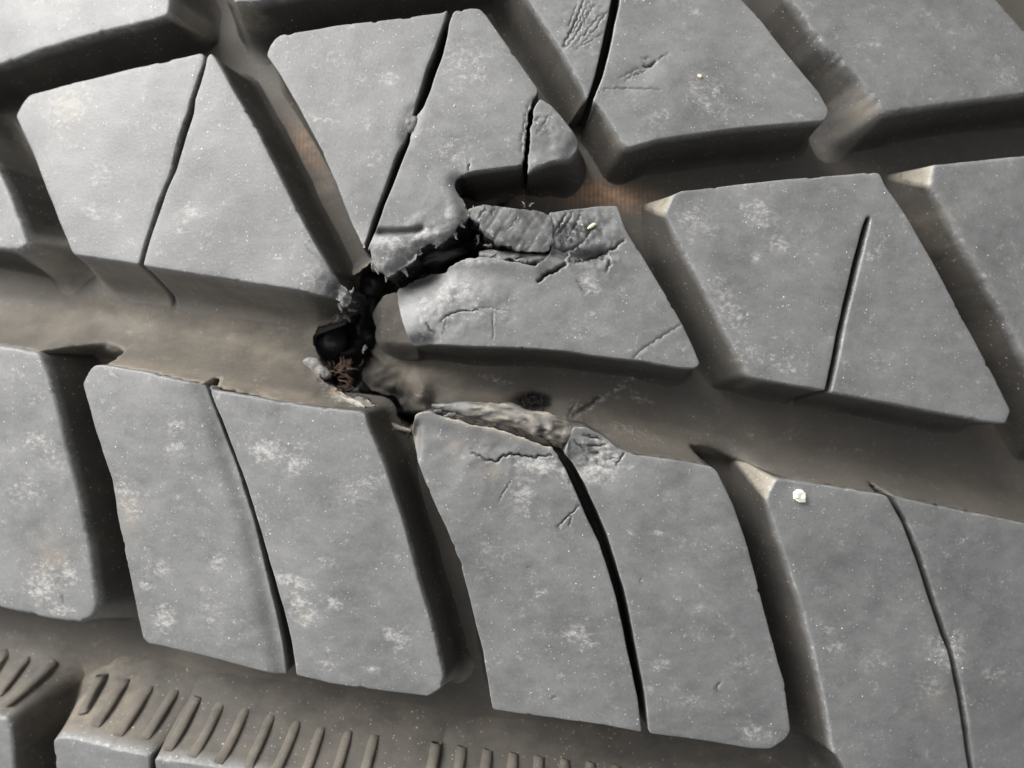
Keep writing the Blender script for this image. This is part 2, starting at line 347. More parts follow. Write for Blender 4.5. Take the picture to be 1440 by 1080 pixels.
def slab(V, D=100, r=2.6, space=7, fine=None, hmod=None, step=3.0, sm=2, seed=1, jit=0.5, tjit=3.2, extra=None, plane=None):
    """returns vertices (cm), faces, wear, soil of one lump of rubber with top outline V"""
    P, dr, fi, tn, feet = resample(V, step, sm)
    N, A = outward(P, (dr == 0) & (fi == 0) & (tn == 0))
    if A < 0: P, dr, fi, tn, N = P[::-1], dr[::-1], fi[::-1], tn[::-1], N[::-1]
    j = (fbm(P[:, 0], P[:, 1], 26, seed, 2) - 0.5) * 2.4 * jit + tn * ((fbm(P[:, 0], P[:, 1], 11, seed + 5, 3) - 0.5) * 2.2 + (fbm(P[:, 0], P[:, 1], 4, seed + 6, 2) - 0.5) * 1.3) * tjit
    P = P + N * j[:, None]; nick = -1.8 * sst(.70, .82, fbm(P[:, 0], P[:, 1], 12, seed + 3, 2)) * (dr > 0); TOPS.append(P.tolist())
    n = len(P)
    prof = [(-r, 0, 0, 0), (-.6 * r, 0, 0, -.09 * r), (-.28 * r, 0, 0, -.32 * r), (-.06 * r, 0, 0, -.68 * r), (0, .02, 0, -1.1 * r), (0, .16, 0, -.2 * D), (0, .36, 0, -.38 * D), (0, .58, 0, -.56 * D),
            (0, .80, 0, -.73 * D), (0, .97, .06, -.88 * D), (0, 1, .35, -.965 * D), (0, 1, .7, -.995 * D), (0, 1, 1.3, -1.05 * D)]
    fo = N * dr[:, None]; fw = np.zeros(n); same = {}
    for x, y, bx, by in feet: same.setdefault((round(bx), round(by)), []).append((x, y, bx, by))
    for g in same.values():
        line = [q[:2] for q in g]; line = line if len(line) > 1 else line * 2
        d, _t = dseg(P[:, 0], P[:, 1], line); k = np.clip(1 - (d - 2) / 46, 0, 1)
        fo = fo * (1 - k)[:, None] + (np.array(g[0][2:]) - P) * k[:, None]; fw = np.maximum(fw, k)
    rings = []
    for a, b, c, h in prof:
        o = a + c * fi * (1 - fw)
        wob = np.zeros(n) if h > -1.2 * r else (fbm(P[:, 0] * 1.0, P[:, 1] + h * 1.3, 12, seed + 9, 3) - 0.5) * (1.2 + 8 * tn) + (fbm(P[:, 0], P[:, 1] + h, 5, seed + 8, 2) - 0.5) * 5 * tn - tn * sst(2, 25, -h) * 3
        Q = P + N * (o + wob * (1 - fw))[:, None] + fo * b
        Q = Q + N * (nick * max(0, 1 + h / 14))[:, None]
        rings.append((Q, np.full(n, float(h))))
    I = rings[0][0]
    # face points
    lo, hi = I.min(0) , I.max(0)
    gx, gy = np.meshgrid(np.arange(lo[0], hi[0], space), np.arange(lo[1], hi[1], space * .87)); gx[1::2] += space / 2
    rs = np.random.RandomState(seed); G = np.stack([gx.ravel(), gy.ravel()], 1); G += rs.uniform(-.25, .25, G.shape) * space
    if fine:
        x0, y0, x1, y1, fs = fine
        G = G[~((G[:, 0] > x0) & (G[:, 0] < x1) & (G[:, 1] > y0) & (G[:, 1] < y1))]
        gx, gy = np.meshgrid(np.arange(max(x0, lo[0]), min(x1, hi[0]), fs), np.arange(max(y0, lo[1]), min(y1, hi[1]), fs * .87)); gx[1::2] += fs / 2
        g2 = np.stack([gx.ravel(), gy.ravel()], 1); g2 += rs.uniform(-.25, .25, g2.shape) * fs
        G = np.concatenate([G, g2])
    if len(G):
        G = G[inside(G[:, 0], G[:, 1], I)]
        dd = np.full(len(G), 1e9)
        for k in range(0, n):
            dd = np.minimum(dd, np.hypot(G[:, 0] - I[k, 0], G[:, 1] - I[k, 1]))
        G = G[dd > 2.2]
        K = CRACK_P[(CRACK_P[:, 0] > lo[0]) & (CRACK_P[:, 0] < hi[0]) & (CRACK_P[:, 1] > lo[1]) & (CRACK_P[:, 1] < hi[1])]
        if len(K): K = K[inside(K[:, 0], K[:, 1], I)]
        if len(K):
            dd = np.full(len(G), 1e9)
            for q in K: dd = np.minimum(dd, np.hypot(G[:, 0] - q[0], G[:, 1] - q[1]))
            dk = np.full(len(K), 1e9)
            for q in I: dk = np.minimum(dk, np.hypot(K[:, 0] - q[0], K[:, 1] - q[1]))
            G = np.concatenate([G[dd > 1.5], K[dk > 1.2]])
    allp = [Vector(p) for p in I.tolist()] + [Vector(p) for p in G.tolist()]
    out, _e, faces, ov, _oe, _of = delaunay_2d_cdt(allp, [], [list(range(n))], 1, 1e-4)
    top = np.array([(p[0], p[1]) for p in out]); idx = {}
    for k, o in enumerate(ov):
        for q in o:
            if q < n: idx[q] = k
    U = [top]; Hh = [np.zeros(len(top))]; base = len(top); F = [list(f) for f in faces]
    # CDT faces are counter-clockwise in (u, v); v runs down, so flip for an upward normal
    F = [f[::-1] for f in F]
    ring_idx = [[idx.get(k, 0) for k in range(n)]]
    for Q, h in rings[1:]:
        U.append(Q); Hh.append(h); ring_idx.append(list(range(base, base + n))); base += n
    for k in range(len(ring_idx) - 1):
        a, b = ring_idx[k], ring_idx[k + 1]
        for i in range(n):
            i2 = (i + 1) % n
            f = [a[i], b[i], b[i2], a[i2]]
            f = [x for q, x in enumerate(f) if x not in f[:q]]
            if len(f) > 2: F.append(f[::-1])
    UV = np.concatenate(U); h0 = np.concatenate(Hh); u, v = UV[:, 0], UV[:, 1]
    fade = np.clip(1 + h0 / D, 0, 1)
    hh = h0 + ((fbm(u, v, 90, seed + 20, 3) - .5) * 5 + (fbm(u, v, 18, seed + 22, 3) - .5) * .5) * fade
    ck, fr = cracks(u, v)
    hh = hh + ck * fade * (h0 > -r * 1.5)
    if hmod: hh = hh + hmod(u, v, h0) * fade
    if plane: hh = hh + plane(u, v)
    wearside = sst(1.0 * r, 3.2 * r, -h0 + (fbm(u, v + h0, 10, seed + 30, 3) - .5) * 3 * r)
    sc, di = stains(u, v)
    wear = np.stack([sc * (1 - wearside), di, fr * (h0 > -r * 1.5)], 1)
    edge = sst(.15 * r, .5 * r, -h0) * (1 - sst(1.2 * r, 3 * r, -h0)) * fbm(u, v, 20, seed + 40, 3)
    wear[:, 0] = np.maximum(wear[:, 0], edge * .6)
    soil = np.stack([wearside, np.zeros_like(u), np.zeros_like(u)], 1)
    for x, y, a, c, g, k in CHAMFER: soil[:, 2] = np.maximum(soil[:, 2], k * sst(.15, .7, blob(u, v, x, y, a, c, g) + .25 * (fbm(u, v, 14, 77, 3) - .5)) * sst(1.5, 4, -h0) * (1 - sst(70, 100, -h0)))
    # dust settles low on the slopes
    wear[:, 1] = np.maximum(wear[:, 1], wearside * .22 * fbm(u, v, 60, seed + 50, 3))
    fp = np.concatenate([np.zeros(len(top))] + [sst(.86, .95, fw)] * (len(rings) - 1)); soil[:, 2] = np.maximum(soil[:, 2], .6 * fp * sst(1, 3, -h0) * (1 - sst(70, 98, -h0)))
    sl = np.concatenate([np.zeros(len(top))] + [sst(18, 34, dr)] * (len(rings) - 1))
    soil[:, 0] *= 1 - .85 * sl; wear[:, 1] = np.maximum(wear[:, 1], sl * wearside * (.35 + .5 * fbm(u, v, 70, seed + 51, 3)))
    tt = np.concatenate([np.zeros(len(top))] + [tn] * (len(rings) - 1))
    wear[:, 2] = np.maximum(wear[:, 2], tt * sst(2, 14, -h0) * .75)
    if extra: extra(u, v, h0, wear, soil)
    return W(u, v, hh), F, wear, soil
def join(parts):
    P, F, A, B, k = [], [], [], [], 0
    for p, f, a, b in parts:
        P.append(p); F += [[i + k for i in q] for q in f]; A.append(a); B.append(b); k += len(p)
    return np.concatenate(P), F, np.concatenate(A), np.concatenate(B)
def sides(C):
    """C: (u, v, width) down the middle of a cut -> its left and right banks"""
    A = np.array(C, float); T = np.gradient(A[:, :2], axis=0); T /= np.linalg.norm(T, axis=1)[:, None]
    N = np.stack([-T[:, 1], T[:, 0]], 1) * A[:, 2:3] / 2
    a = A[:, :2] + N; b = A[:, :2] - N
    if a[:, 0].mean() > b[:, 0].mean(): a, b = b, a
    return [(x, y, 's') for x, y in a.tolist()], [(x, y, 's') for x, y in b.tolist()]
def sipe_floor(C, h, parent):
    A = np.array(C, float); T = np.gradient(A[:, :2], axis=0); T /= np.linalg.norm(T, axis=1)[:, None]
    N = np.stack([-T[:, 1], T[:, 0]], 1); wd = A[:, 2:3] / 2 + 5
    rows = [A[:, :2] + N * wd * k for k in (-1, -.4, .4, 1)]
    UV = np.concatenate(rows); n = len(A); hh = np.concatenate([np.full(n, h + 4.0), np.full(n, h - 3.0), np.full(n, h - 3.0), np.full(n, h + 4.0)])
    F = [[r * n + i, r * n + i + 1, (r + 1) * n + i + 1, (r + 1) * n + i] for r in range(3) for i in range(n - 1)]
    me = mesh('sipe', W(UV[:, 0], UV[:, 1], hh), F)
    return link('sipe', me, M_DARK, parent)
def block(polys, label=None, name='tread_block', mat=None, parent=tyre, **kw):
    parts = [slab(V, seed=11 + 7 * i + int(V[0][0]) % 97, **kw) for i, V in enumerate(polys)]
    P, F, a, b = join(parts)
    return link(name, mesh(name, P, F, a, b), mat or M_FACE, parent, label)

# ------------------------------------------------------------------ groove floor with the hole torn through it
HOLE_A = [(487,397),(495,388),(513,377),(523,371),(540,352),(572,336),(610,322),(640,306),(662,318),(690,335),(730,350),(790,362),(770,384),(700,390),(640,392),(590,402),
          (560,415),(530,450),(520,485),(512,492),(502,505),(494,520),(494,532),(504,541),(514,548),(526,552),(545,557),(553,569),(563,582),(582,593),(580,607),(560,596),(543,584),(525,571),(512,563),(495,559),(478,555),
          (460,543),(447,533),(452,520),(450,503),(442,488),(439,475),(447,463),(462,457),(480,453),(491,446),(488,430),(483,410)]
LOW = {(560,596):-92,(543,584):-80,(525,571):-66,(512,563):-52,(495,559):-50,(478,555):-54,(460,543):-66,(447,533):-80}
def deep2(pts): return [deep([p], LOW.get(tuple(p[:2]), -100))[0] for p in pts]
HOLE = deep2(HOLE_A)
TEAR_R = deep([(512,492),(502,505),(494,520),(494,532),(504,541),(514,548),(526,552),(545,557),(553,569),(563,582),(582,593)])
TEAR_L = deep2([(480,453),(462,457),(447,463),(439,475),(442,488),(450,503),(455,520),(447,533),(460,543),(478,555),(495,559),(512,563),(525,571),(543,584),(560,596),(579,606)])
TEAR_T = deep([(483,410),(487,397),(495,388),(513,377),(523,371)])
fl = lambda x, y: deep([(x, y)])[0]
BANK = [(-330,440),(-160,470),(0,486),(57,496),(143,513),(200,522),(290,541),(383,563),(450,574),(507,579),(590,581),(653,594),(702,604),(780,630),(893,640),(953,648),(1003,657),(1091,674),(1167,684),(1250,698),(1377,723),(1440,737),(1560,762),(1770,810)]
CUTS = [[(52,497),(70,488),(107,477),(128,484),(141,492),(142,512),(114,540),(128,600),(90,600)], [(505,581),(513,574),(530,590),(555,602),(582,608),(577,640),(600,680),(560,680)], [(1003,659),(985,631),(1006,632),(1028,637),(1092,671),(1079,700),(1090,760),(1040,760)],
        [(285,542),(288,534),(295,534),(299,549),(306,590),(296,590)], [(1247,698),(1240,690),(1247,688),(1258,699),(1275,735),(1268,735)]]
def bank(u, v):
    """the near side of the long groove sweeps up to the row of blocks below it"""
    yl = np.interp(u, [p[0] for p in BANK], [p[1] for p in BANK]); q = (yl - v) * .975
    t = np.clip(1 - q / 78, 0, 1.0); k = t ** 2.1 * 92 * sst(-16, -1, q)
    k = k * (1 - sst(560, 600, u) * (1 - sst(770, 830, u)) * .97)
    k = k * (1 - .85 * blob(u, v, 550, 572, 42, 42)) * (1 - .55 * blob(u, v, 1052, 652, 42, 20, 30))
    for P in CUTS:
        d, _t = dseg(u, v, P + [P[0]]); sd = np.where(inside(u, v, P), -d, d); m = sst(-4, 1.5, sd); k = k * (m + (1 - m) * .75 * sst(0, 26, q))
    return k
def floor_h(u, v):
    h = np.full(u.shape, -100.0) + (fbm(u, v, 140, 60, 3) - .5) * 8 + (fbm(u, v, 16, 62, 3) - .5) * .8
    h = h + bank(u, v)
    d, t = dseg(u, v, TEAR_R)
    h -= 62 * np.exp(-(d / 26) ** 1.3) * sst(0, .08, t + .04) + 10 * np.exp(-(d / 60) ** 2)
    h += (fbm(u, v, 14, 64, 3) - .5) * 16 * np.exp(-(d / 45) ** 2)
    d, t = dseg(u, v, TEAR_L); h += 7 * np.exp(-(d / 9) ** 2) * (0.5 + fbm(u, v, 12, 66, 2)) + 3 * np.exp(-(d / 40) ** 2)
    d, t = dseg(u, v, TEAR_T); h += 7 * np.exp(-(d / 8) ** 2)
    for x, y, r, k in ((140,415,34,9),(330,55,30,7),(850,235,40,6),(1190,190,40,8),(125,478,24,8),(1010,545,40,5),(1000,600,50,4)):
        X, Y = fl(x, y); h += k * np.exp(-(((u - X) ** 2 + (v - Y) ** 2) / r ** 2))
    X, Y = fl(748, 566); h -= 26 * np.exp(-(((u - X) / 24) ** 2 + ((v - Y) / 10) ** 2))
    for P, wd, dp in (([(797,592),(806,582),(822,574),(842,560)],2.4,8),([(798,585),(808,565)],1.6,4),([(718,252),(722,262),(706,285)],4,16)):
        d, t = dseg(u, v, deep(P)); h -= dp * np.exp(-(d / wd) ** 2)
    return h
def build_floor():
    lo_u, hi_u, lo_v, hi_v = -330, 1770, -260, 1340
    rs = np.random.RandomState(5)
    def grid(x0, y0, x1, y1, s):
        gx, gy = np.meshgrid(np.arange(x0, x1, s, dtype=float), np.arange(y0, y1, s * .87, dtype=float)); gx[1::2] += s / 2
        g = np.stack([gx.ravel(), gy.ravel()], 1); return g + rs.uniform(-.2, .2, g.shape) * s
    hp = np.array(HOLE); x0, y0 = hp.min(0) - 40; x1, y1 = hp.max(0) + 60
    A = grid(lo_u, lo_v, hi_u, hi_v, 11); A = A[~((A[:, 0] > x0) & (A[:, 0] < x1) & (A[:, 1] > y0) & (A[:, 1] < y1))]
    yl = np.interp(A[:, 0], [p[0] for p in BANK], [p[1] for p in BANK]); A = A[~((A[:, 1] > yl - 95) & (A[:, 1] < yl + 70))]
    C = grid(lo_u, 380, hi_u, 880, 4.6); yl = np.interp(C[:, 0], [p[0] for p in BANK], [p[1] for p in BANK])
    C = C[(C[:, 1] > yl - 94) & (C[:, 1] < yl + 69) & ~((C[:, 0] > x0 - 3) & (C[:, 0] < x1 + 3) & (C[:, 1] > y0 - 3) & (C[:, 1] < y1 + 3))]; A = np.concatenate([A, C])
    B = grid(x0, y0, x1, y1, 4.2)
    ring, _a, _b, _c, _f = resample([p[:2] + (3,) for p in HOLE], 3.0, 2)
    N, Ar = outward(ring); ring = ring + N * ((fbm(ring[:, 0], ring[:, 1], 10, 71, 3) - .5) * 7 + (fbm(ring[:, 0], ring[:, 1], 4, 72, 2) - .5) * 2.5)[:, None]
    B = B[~inside(B[:, 0], B[:, 1], ring)]
    dd = np.full(len(B), 1e9)
    for q in ring: dd = np.minimum(dd, np.hypot(B[:, 0] - q[0], B[:, 1] - q[1]))
    B = B[dd > 2]
    n = len(ring); allp = np.concatenate([ring, A, B])
    out, _e, F, ov, _x, _y = delaunay_2d_cdt([Vector(p) for p in allp.tolist()], [(i, (i + 1) % n) for i in range(n)], [], 0, 1e-4)
    T = np.array([(p[0], p[1]) for p in out]); idx = {}
    for k, o in enumerate(ov):
        for q in o:
            if q < n: idx[q] = k
    Fa = np.array(F); c = T[Fa].mean(1); keep = ~inside(c[:, 0], c[:, 1], ring)
    F = [list(f)[::-1] for f in Fa[keep].tolist()]
    u, v = T[:, 0], T[:, 1]; h = floor_h(u, v)
    # the torn thickness below the rim
    U = [T]; Hh = [h]; base = len(T); rid = [[idx[i] for i in range(n)]]; hr = h[rid[0]]
    ctr = ring.mean(0)
    for dz, sh in ((-5, 1.0), (-14, -2.5), (-30, -5), (-55, -4), (-90, -9)):
        Q = ring + N * ((-sh if Ar > 0 else -sh) + (fbm(ring[:, 0] + dz, ring[:, 1], 8, 80, 3) - .5) * 5)[:, None]
        U.append(Q); Hh.append(hr + dz); rid.append(list(range(base, base + n))); base += n
    for k in range(len(rid) - 1):
        for i in range(n):
            F.append([rid[k][i], rid[k][(i + 1) % n], rid[k + 1][(i + 1) % n], rid[k + 1][i]])
    UV = np.concatenate(U); hh = np.concatenate(Hh); u, v = UV[:, 0], UV[:, 1]
    wear = np.zeros((len(u), 3)); soil = np.zeros((len(u), 3))
    top = np.arange(len(u)) < len(T)
    # brown silt lying in the grooves, heavier left of the gash to paint in brighter light
    def put(ch, arr, x, y, rx, ry, g, k):
        X, Y = fl(x, y); arr[:, ch] = np.maximum(arr[:, ch], k * blob(u, v, X, Y, rx, ry, g))
    for q in ((330,470,180,60,8,.55),(150,450,200,45,6,.45),(380,500,90,30,8,.6),(260,528,190,16,10,.75),(420,556,60,12,10,.7),(600,520,60,40,20,.55),(650,500,70,14,22,.5),(565,520,26,20,-20,.5),
              (700,560,90,14,5,.6),(880,600,90,20,15,.2),(430,420,50,16,15,.7),(440,240,24,90,-25,.5),(520,120,20,20,0,.2),(700,15,40,30,0,.4),(130,960,60,40,0,.6),(300,940,200,20,8,.3),
              (850,270,80,30,0,.3)): put(1, wear, *q)
    for q in ((432,205,16,34,-30,.75),(848,274,78,19,8,1.0),(700,12,26,8,5,.5),(430,390,16,8,20,.3),(1420,600,40,30,0,.12),(735,560,10,6,0,.3),(480,548,8,6,0,.8)): put(1, soil, *q)
    for q in ((600,490,22,8,20,.3),(700,535,40,6,18,.45),(640,505,40,6,20,.5),(590,555,14,10,0,.45),(545,462,6,6,0,.5),(900,560,26,8,20,.4),(870,600,40,8,15,.35),(418,440,30,20,40,.3),(400,455,12,20,-30,.4)): put(0, wear, *q)
    d, t = dseg(u, v, TEAR_L); wear[:, 0] = np.maximum(wear[:, 0], np.exp(-(d / 11) ** 2) * sst(.45, .6, t) * 1.0); soil[:, 2] = np.maximum(soil[:, 2], np.exp(-(d / 7) ** 2) * sst(.5, .62, t) * .9 * top)
    d, t = dseg(u, v, TEAR_T); soil[:, 2] = np.maximum(soil[:, 2], np.exp(-(d / 4) ** 2) * .6 * top)
    d, t = dseg(u, v, TEAR_R); wear[:, 2] = np.maximum(wear[:, 2], .75 * np.exp(-(d / 16) ** 2) * (1 - .5 * fbm(u, v, 14, 90, 3)))
    X, Y = fl(752, 563); wear[:, 2] = np.maximum(wear[:, 2], sst(.45, .62, blob(u, v, X, Y, 30, 16) * (.6 + .8 * fbm(u, v, 9, 91, 3))))
    d, t = dseg(u, v, deep([(722,245),(722,262),(700,290)])); wear[:, 2] = np.maximum(wear[:, 2], np.exp(-(d / 5) ** 2))
    for P in ([(797,592),(806,582),(822,574),(842,560)], [(798,585),(808,565)]):
        d, t = dseg(u, v, deep(P)); wear[:, 2] = np.maximum(wear[:, 2], np.exp(-(d / 1.6) ** 2) * .8); wear[:, 0] = np.maximum(wear[:, 0], np.exp(-((d - 4) / 3) ** 2) * .4)
    d, t = dseg(u, v, deep([(840,565),(900,525)])); wear[:, 0] = np.maximum(wear[:, 0], np.exp(-(d / 5) ** 2) * .55)
    wear[~top, 2] = .5; wear[~top, 0] = 0; wear[~top, 1] = 0
    return mesh('groove_floor', W(u, v, hh), F, wear, soil)
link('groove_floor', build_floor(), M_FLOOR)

# the dark casing seen through the hole
def build_casing():
    gx, gy = np.meshgrid(np.arange(400, 880, 5), np.arange(240, 690, 5)); ny, nx = gx.shape
    u, v = A2U(gx.ravel().astype(float), gy.ravel().astype(float), np.full(gx.size, -190.0))
    h = -215 + (fbm(u, v, 50, 101, 4) - .5) * 120 + (fbm(u, v, 14, 102, 3) - .5) * 24
    F = [[r * nx + i, (r + 1) * nx + i, (r + 1) * nx + i + 1, r * nx + i + 1] for r in range(ny - 1) for i in range(nx - 1)]
    return mesh('inner_casing', W(u, v, h), F)
link('inner_casing', build_casing(), M_CAV)

def lump(name, ua, va, h, rx, ry, rz, mat, ang=0, seed=0, amp=.25, label=None, parent=tyre, nu=24, nv=14, smooth=True):
    u0, v0 = A2U(float(ua), float(va), float(h)); P, F = [], []
    th, ph = np.meshgrid(np.linspace(0, 2 * np.pi, nu, endpoint=False), np.linspace(0.02, np.pi - .02, nv))
    x, y, z = np.cos(th) * np.sin(ph), np.sin(th) * np.sin(ph), np.cos(ph)
    k = 1 + amp * (fbm(x * 10 + 30 + z * 5, y * 10 + 30 - z * 4, 7, seed, 3) - .5) * 2
    x, y, z = x * rx * k, y * ry * k, z * rz * k; c, s = math.cos(math.radians(ang)), math.sin(math.radians(ang))
    u = u0 + x * c - y * s; v = v0 + x * s + y * c
    F = [[r * nu + i, r * nu + (i + 1) % nu, (r + 1) * nu + (i + 1) % nu, (r + 1) * nu + i] for r in range(nv - 1) for i in range(nu)]
    F += [list(range(nu))[::-1], [(nv - 1) * nu + i for i in range(nu)]]
    me = mesh(name, W(u.ravel(), v.ravel(), h + z.ravel()), F, smooth=smooth); return link(name, me, mat, parent, label)
lump('casing_bulge', 466, 482, -150, 22, 30, 30, M_CAV, 10, 3, .3)
lump('casing_bulge', 640, 352, -150, 60, 16, 30, M_CAV, -14, 5, .4)
lump('casing_bulge', 520, 400, -165, 30, 22, 26, M_CAV, 0, 6, .3)
lump('casing_bulge', 622, 362, -75, 34, 13, 20, M_CAV, -20, 9, .5)
lump('casing_bulge', 572, 384, -80, 22, 10, 16, M_CAV, -25, 10, .5)
lump('casing_bulge', 476, 548, -140, 14, 12, 16, M_CAV, 0, 8, .4)

def tube(C, n=14, name='torn_strip', mat=None, parent=tyre, extra=None, rough=.25, seed=1, label=None, sq=1.0):
    A = np.array(C, float); k = 60; t = np.linspace(0, len(A) - 1, k); B = np.stack([np.interp(t, np.arange(len(A)), A[:, j]) for j in range(A.shape[1])], 1)
    for _ in range(6): B[1:-1] = (B[:-2] + 2 * B[1:-1] + B[2:]) / 4
    T = np.gradient(B[:, :2], axis=0); T /= np.linalg.norm(T, axis=1)[:, None]; N = np.stack([-T[:, 1], T[:, 0]], 1)
    th = np.linspace(0, 2 * np.pi, n, endpoint=False); u = B[:, None, 0] + N[:, None, 0] * np.cos(th) * B[:, None, 3]; v = B[:, None, 1] + N[:, None, 1] * np.cos(th) * B[:, None, 3]
    sn = np.sign(np.sin(th)) * np.abs(np.sin(th)) ** sq
    h = B[:, None, 2] + sn * B[:, None, 4]; u, v, h = u.ravel(), v.ravel(), h.ravel()
    wob = ((fbm(u * .5, v + h, 12, seed, 3) - .5) * 2 + (fbm(u * .3, (v + h) * 1.5, 5, seed + 3, 2) - .5) * .7) * rough * np.repeat(B[:, 3], n); u = u + wob * .3; v = v + wob; h = h + wob
    F = [[i * n + j, i * n + (j + 1) % n, (i + 1) * n + (j + 1) % n, (i + 1) * n + j] for i in range(k - 1) for j in range(n)]
    F += [list(range(n))[::-1], [(k - 1) * n + j for j in range(n)]]
    we = np.zeros((len(u), 3)); so = np.zeros((len(u), 3))
    if extra: extra(u, v, h, we, so)
    return link(name, mesh(name, W(u, v, h), F, we, so), mat or M_TORN, parent, label)
# ------------------------------------------------------------------ undamaged tread blocks
EXT = 160
b = block([[(-EXT,112,12),(0,90,12),(60,69,12),(150,43,12),(225,25,14),(237,21,('foot',304,62)),(240,-4,24),(226,-60,12),(215,-EXT,8),(-EXT,-EXT,8)]], r=4)
b = block([[(312,-8,20),(330,3,26),(365,1,14),(480,-22,10),(640,-48,10),(690,-60,10),(650,-190,8),(330,-190,8)]], r=3)
b = block([[(-EXT,100),(-70,150),(-5,232),(12,270,12),(28,310,14),(39,343,34),(26,352,34),(0,350,16),(-EXT,325)]], r=4)
# two-part blocks: a cut runs right through
def pair(left, right, cut, depth=-84, **kw):
    L, R = sides(cut)
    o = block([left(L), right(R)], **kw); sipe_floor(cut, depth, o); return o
cut1 = [(289,79,2.5),(286,95,3),(281,110,4.5),(276,124,5),(271,140,5),(268,158,7),(263,172,9),(256,195,8),(248,222,7),(244,238,7),(239,250,5.5),(231,268,5),(224,287,6),(214,318,6),(205,347,6),(198,373,6)]
pair(lambda L: [(22,163,14),(31,146,30),(41,133,14),(100,116,8),(200,93,8),(283,74,6)] + L + [(160,366,30),(104,358,34),(99,352,20),(75,290,5),(50,226,5)],
     lambda R: R[::-1] + [(296,73,8),(303,82,12),(330,130,10),(360,181,10),(395,250,10),(430,320,10),(462,376,8),(476,400,'t'),(484,404,'t'),(489,411,'t'),(493,419,'t'),(489,426,'t'),(484,432,'t'),(478,427,'t'),(468,419,10),(420,408,26),(350,397,30),(280,386,30),(203,374,30)],
     cut1, r=2.4, fine=(370,290,495,430,3.2), hmod=lambda u, v, h0: -14 * np.exp(-(dseg(u, v, [(474,404),(488,424)])[0] / 20) ** 2) + 18 * (fbm(u, v, 8, 5, 3) - .5) * blob(u, v, 478, 410, 22, 22),
     extra=lambda u, v, h0, we, so: we.__setitem__((slice(None), 2), np.maximum(we[:, 2], .95 * np.exp(-(dseg(u, v, [(470,410),(490,420),(484,428)])[0] / 19) ** 2) * sst(.25, .5, fbm(u, v, 8, 7, 3) + .1))))
cut4 = [(1223,303,3),(1222,306,7),(1218,320,9),(1206,367,9.5),(1190,433,9.5),(1174,507,9),(1164,551,8)]
L4, R4 = sides(cut4)
b4 = block([[(935,300,('foot',903,290)),(947,274,('foot',903,290)),(960,268,8),(1093,253,8),(1226,242,8),(1237,243,10),(1247,263,8),(1273,300,8),(1310,363,8),(1360,457,8),(1400,530,8),(1423,578,8),(1415,596,12),(1387,593,16),(1169,552,14)]
            + R4[::-1] + L4 + [(1158,549,14),(1059,532,14),(1053,529,22),(1027,480,22),(993,410,22),(960,350,22)]], r=3)
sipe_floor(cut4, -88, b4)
cut5 = [(876,-EXT,14),(870,-40,13),(866,0,12),(853,62,11.5),(842,108,10.5),(829,142,8)]
pair(lambda L: [(610,-EXT,10),(690,-80,16),(735,-12,20),(757,20,20),(790,70,20),(822,130,18)] + L[::-1],
     lambda R: R + [(840,146,16),(850,160,16),(880,205,20),(884,208,20),(920,197,12),(1020,182,12),(1120,173,12),(1160,170,12),(1168,158,10),(1153,130,8),(1103,70,8),(1070,27,8),(1043,0,8),(980,-80,8),(930,-EXT,8)],
     cut5, r=2.2, space=6, fine=(770,-20,960,150,2.3), hmod=lambda u, v, h0: -2.5 * np.exp(-((dseg(u, v, [(880,118),(915,90)])[0]) / 16) ** 2) + 4 * (fbm(u * .5 + v, v * .3 - u * .5, 7, 8, 3) - .5) * blob(u, v, 825, 35, 30, 40))
b = block([[(1060,-EXT,10),(1098,-50,14),(1111,-6,14),(1123,10,20),(1160,63,22),(1210,110,26),(1243,157,34),(1251,159,20),(1327,147,12),(1440,133,12),(1560,118,12),(1510,110,8),(1440,43,8),(1403,0,8),(1370,-60,8),(1330,-EXT,8)]], r=4)
b = block([[(1307,258,('foot',1243,249)),(1313,231,('foot',1243,249)),(1440,218,8),(1600,205,8),(1640,600,8),(1520,640,12),(1480,570,14),(1440,497,14),(1420,450,14),(1393,403,14),(1360,347,14),(1330,292,18)]], r=6)
b = block([[(-EXT,470,6),(0,486,6),(33,491,6),(52,495,6),(57,502,12),(70,534,10),(88,607,10),(110,697,10),(127,773,10),(134,822,14),(137,850,22),(132,866,34),(112,877,22),(67,870,8),(0,855,8),(-EXT,828,8)]], r=5)
cut9 = [(290,541,10),(294,556,6),(310,597,8),(335,663,8),(360,740,9),(378,807,12),(392,860,14),(403,910,16),(408,952,17)]
pair(lambda L: [(115,540,16),(123,524,14),(131,514,12),(143,513,6),(200,522,6),(250,534,6),(284,541,6)] + L + [(300,927,8),(202,904,8),(197,887,8),(180,803,8),(163,720,8),(157,673,8),(133,600,8)],
     lambda R: [(301,548,6),(383,563,6),(432,571,6),(450,574,6),(500,578,6),(507,579,6),(514,583,8),(517,597,6),(540,653,12),(567,733,12),(590,822,14),(610,887,14),(624,950,16),(621,968,30),(602,980,20),(540,973,8),(460,961,8),(419,951,8)] + R[::-1],
     cut9, r=2.8, hmod=lambda u, v, h0: -9 * np.exp(-((u - np.interp(v, [540, 740, 952], [284, 352, 398])) / 12) ** 2) * (u < np.interp(v, [540, 740, 952], [290, 362, 408])))
cut11 = [(1251,696,5),(1255,702,7),(1273,733,8),(1294,787,9),(1314,850,9),(1331,900,9),(1337,915,8),(1350,970,9),(1360,1037,9),(1368,1090,9),(1380,1160,9),(1386,1200,9)]
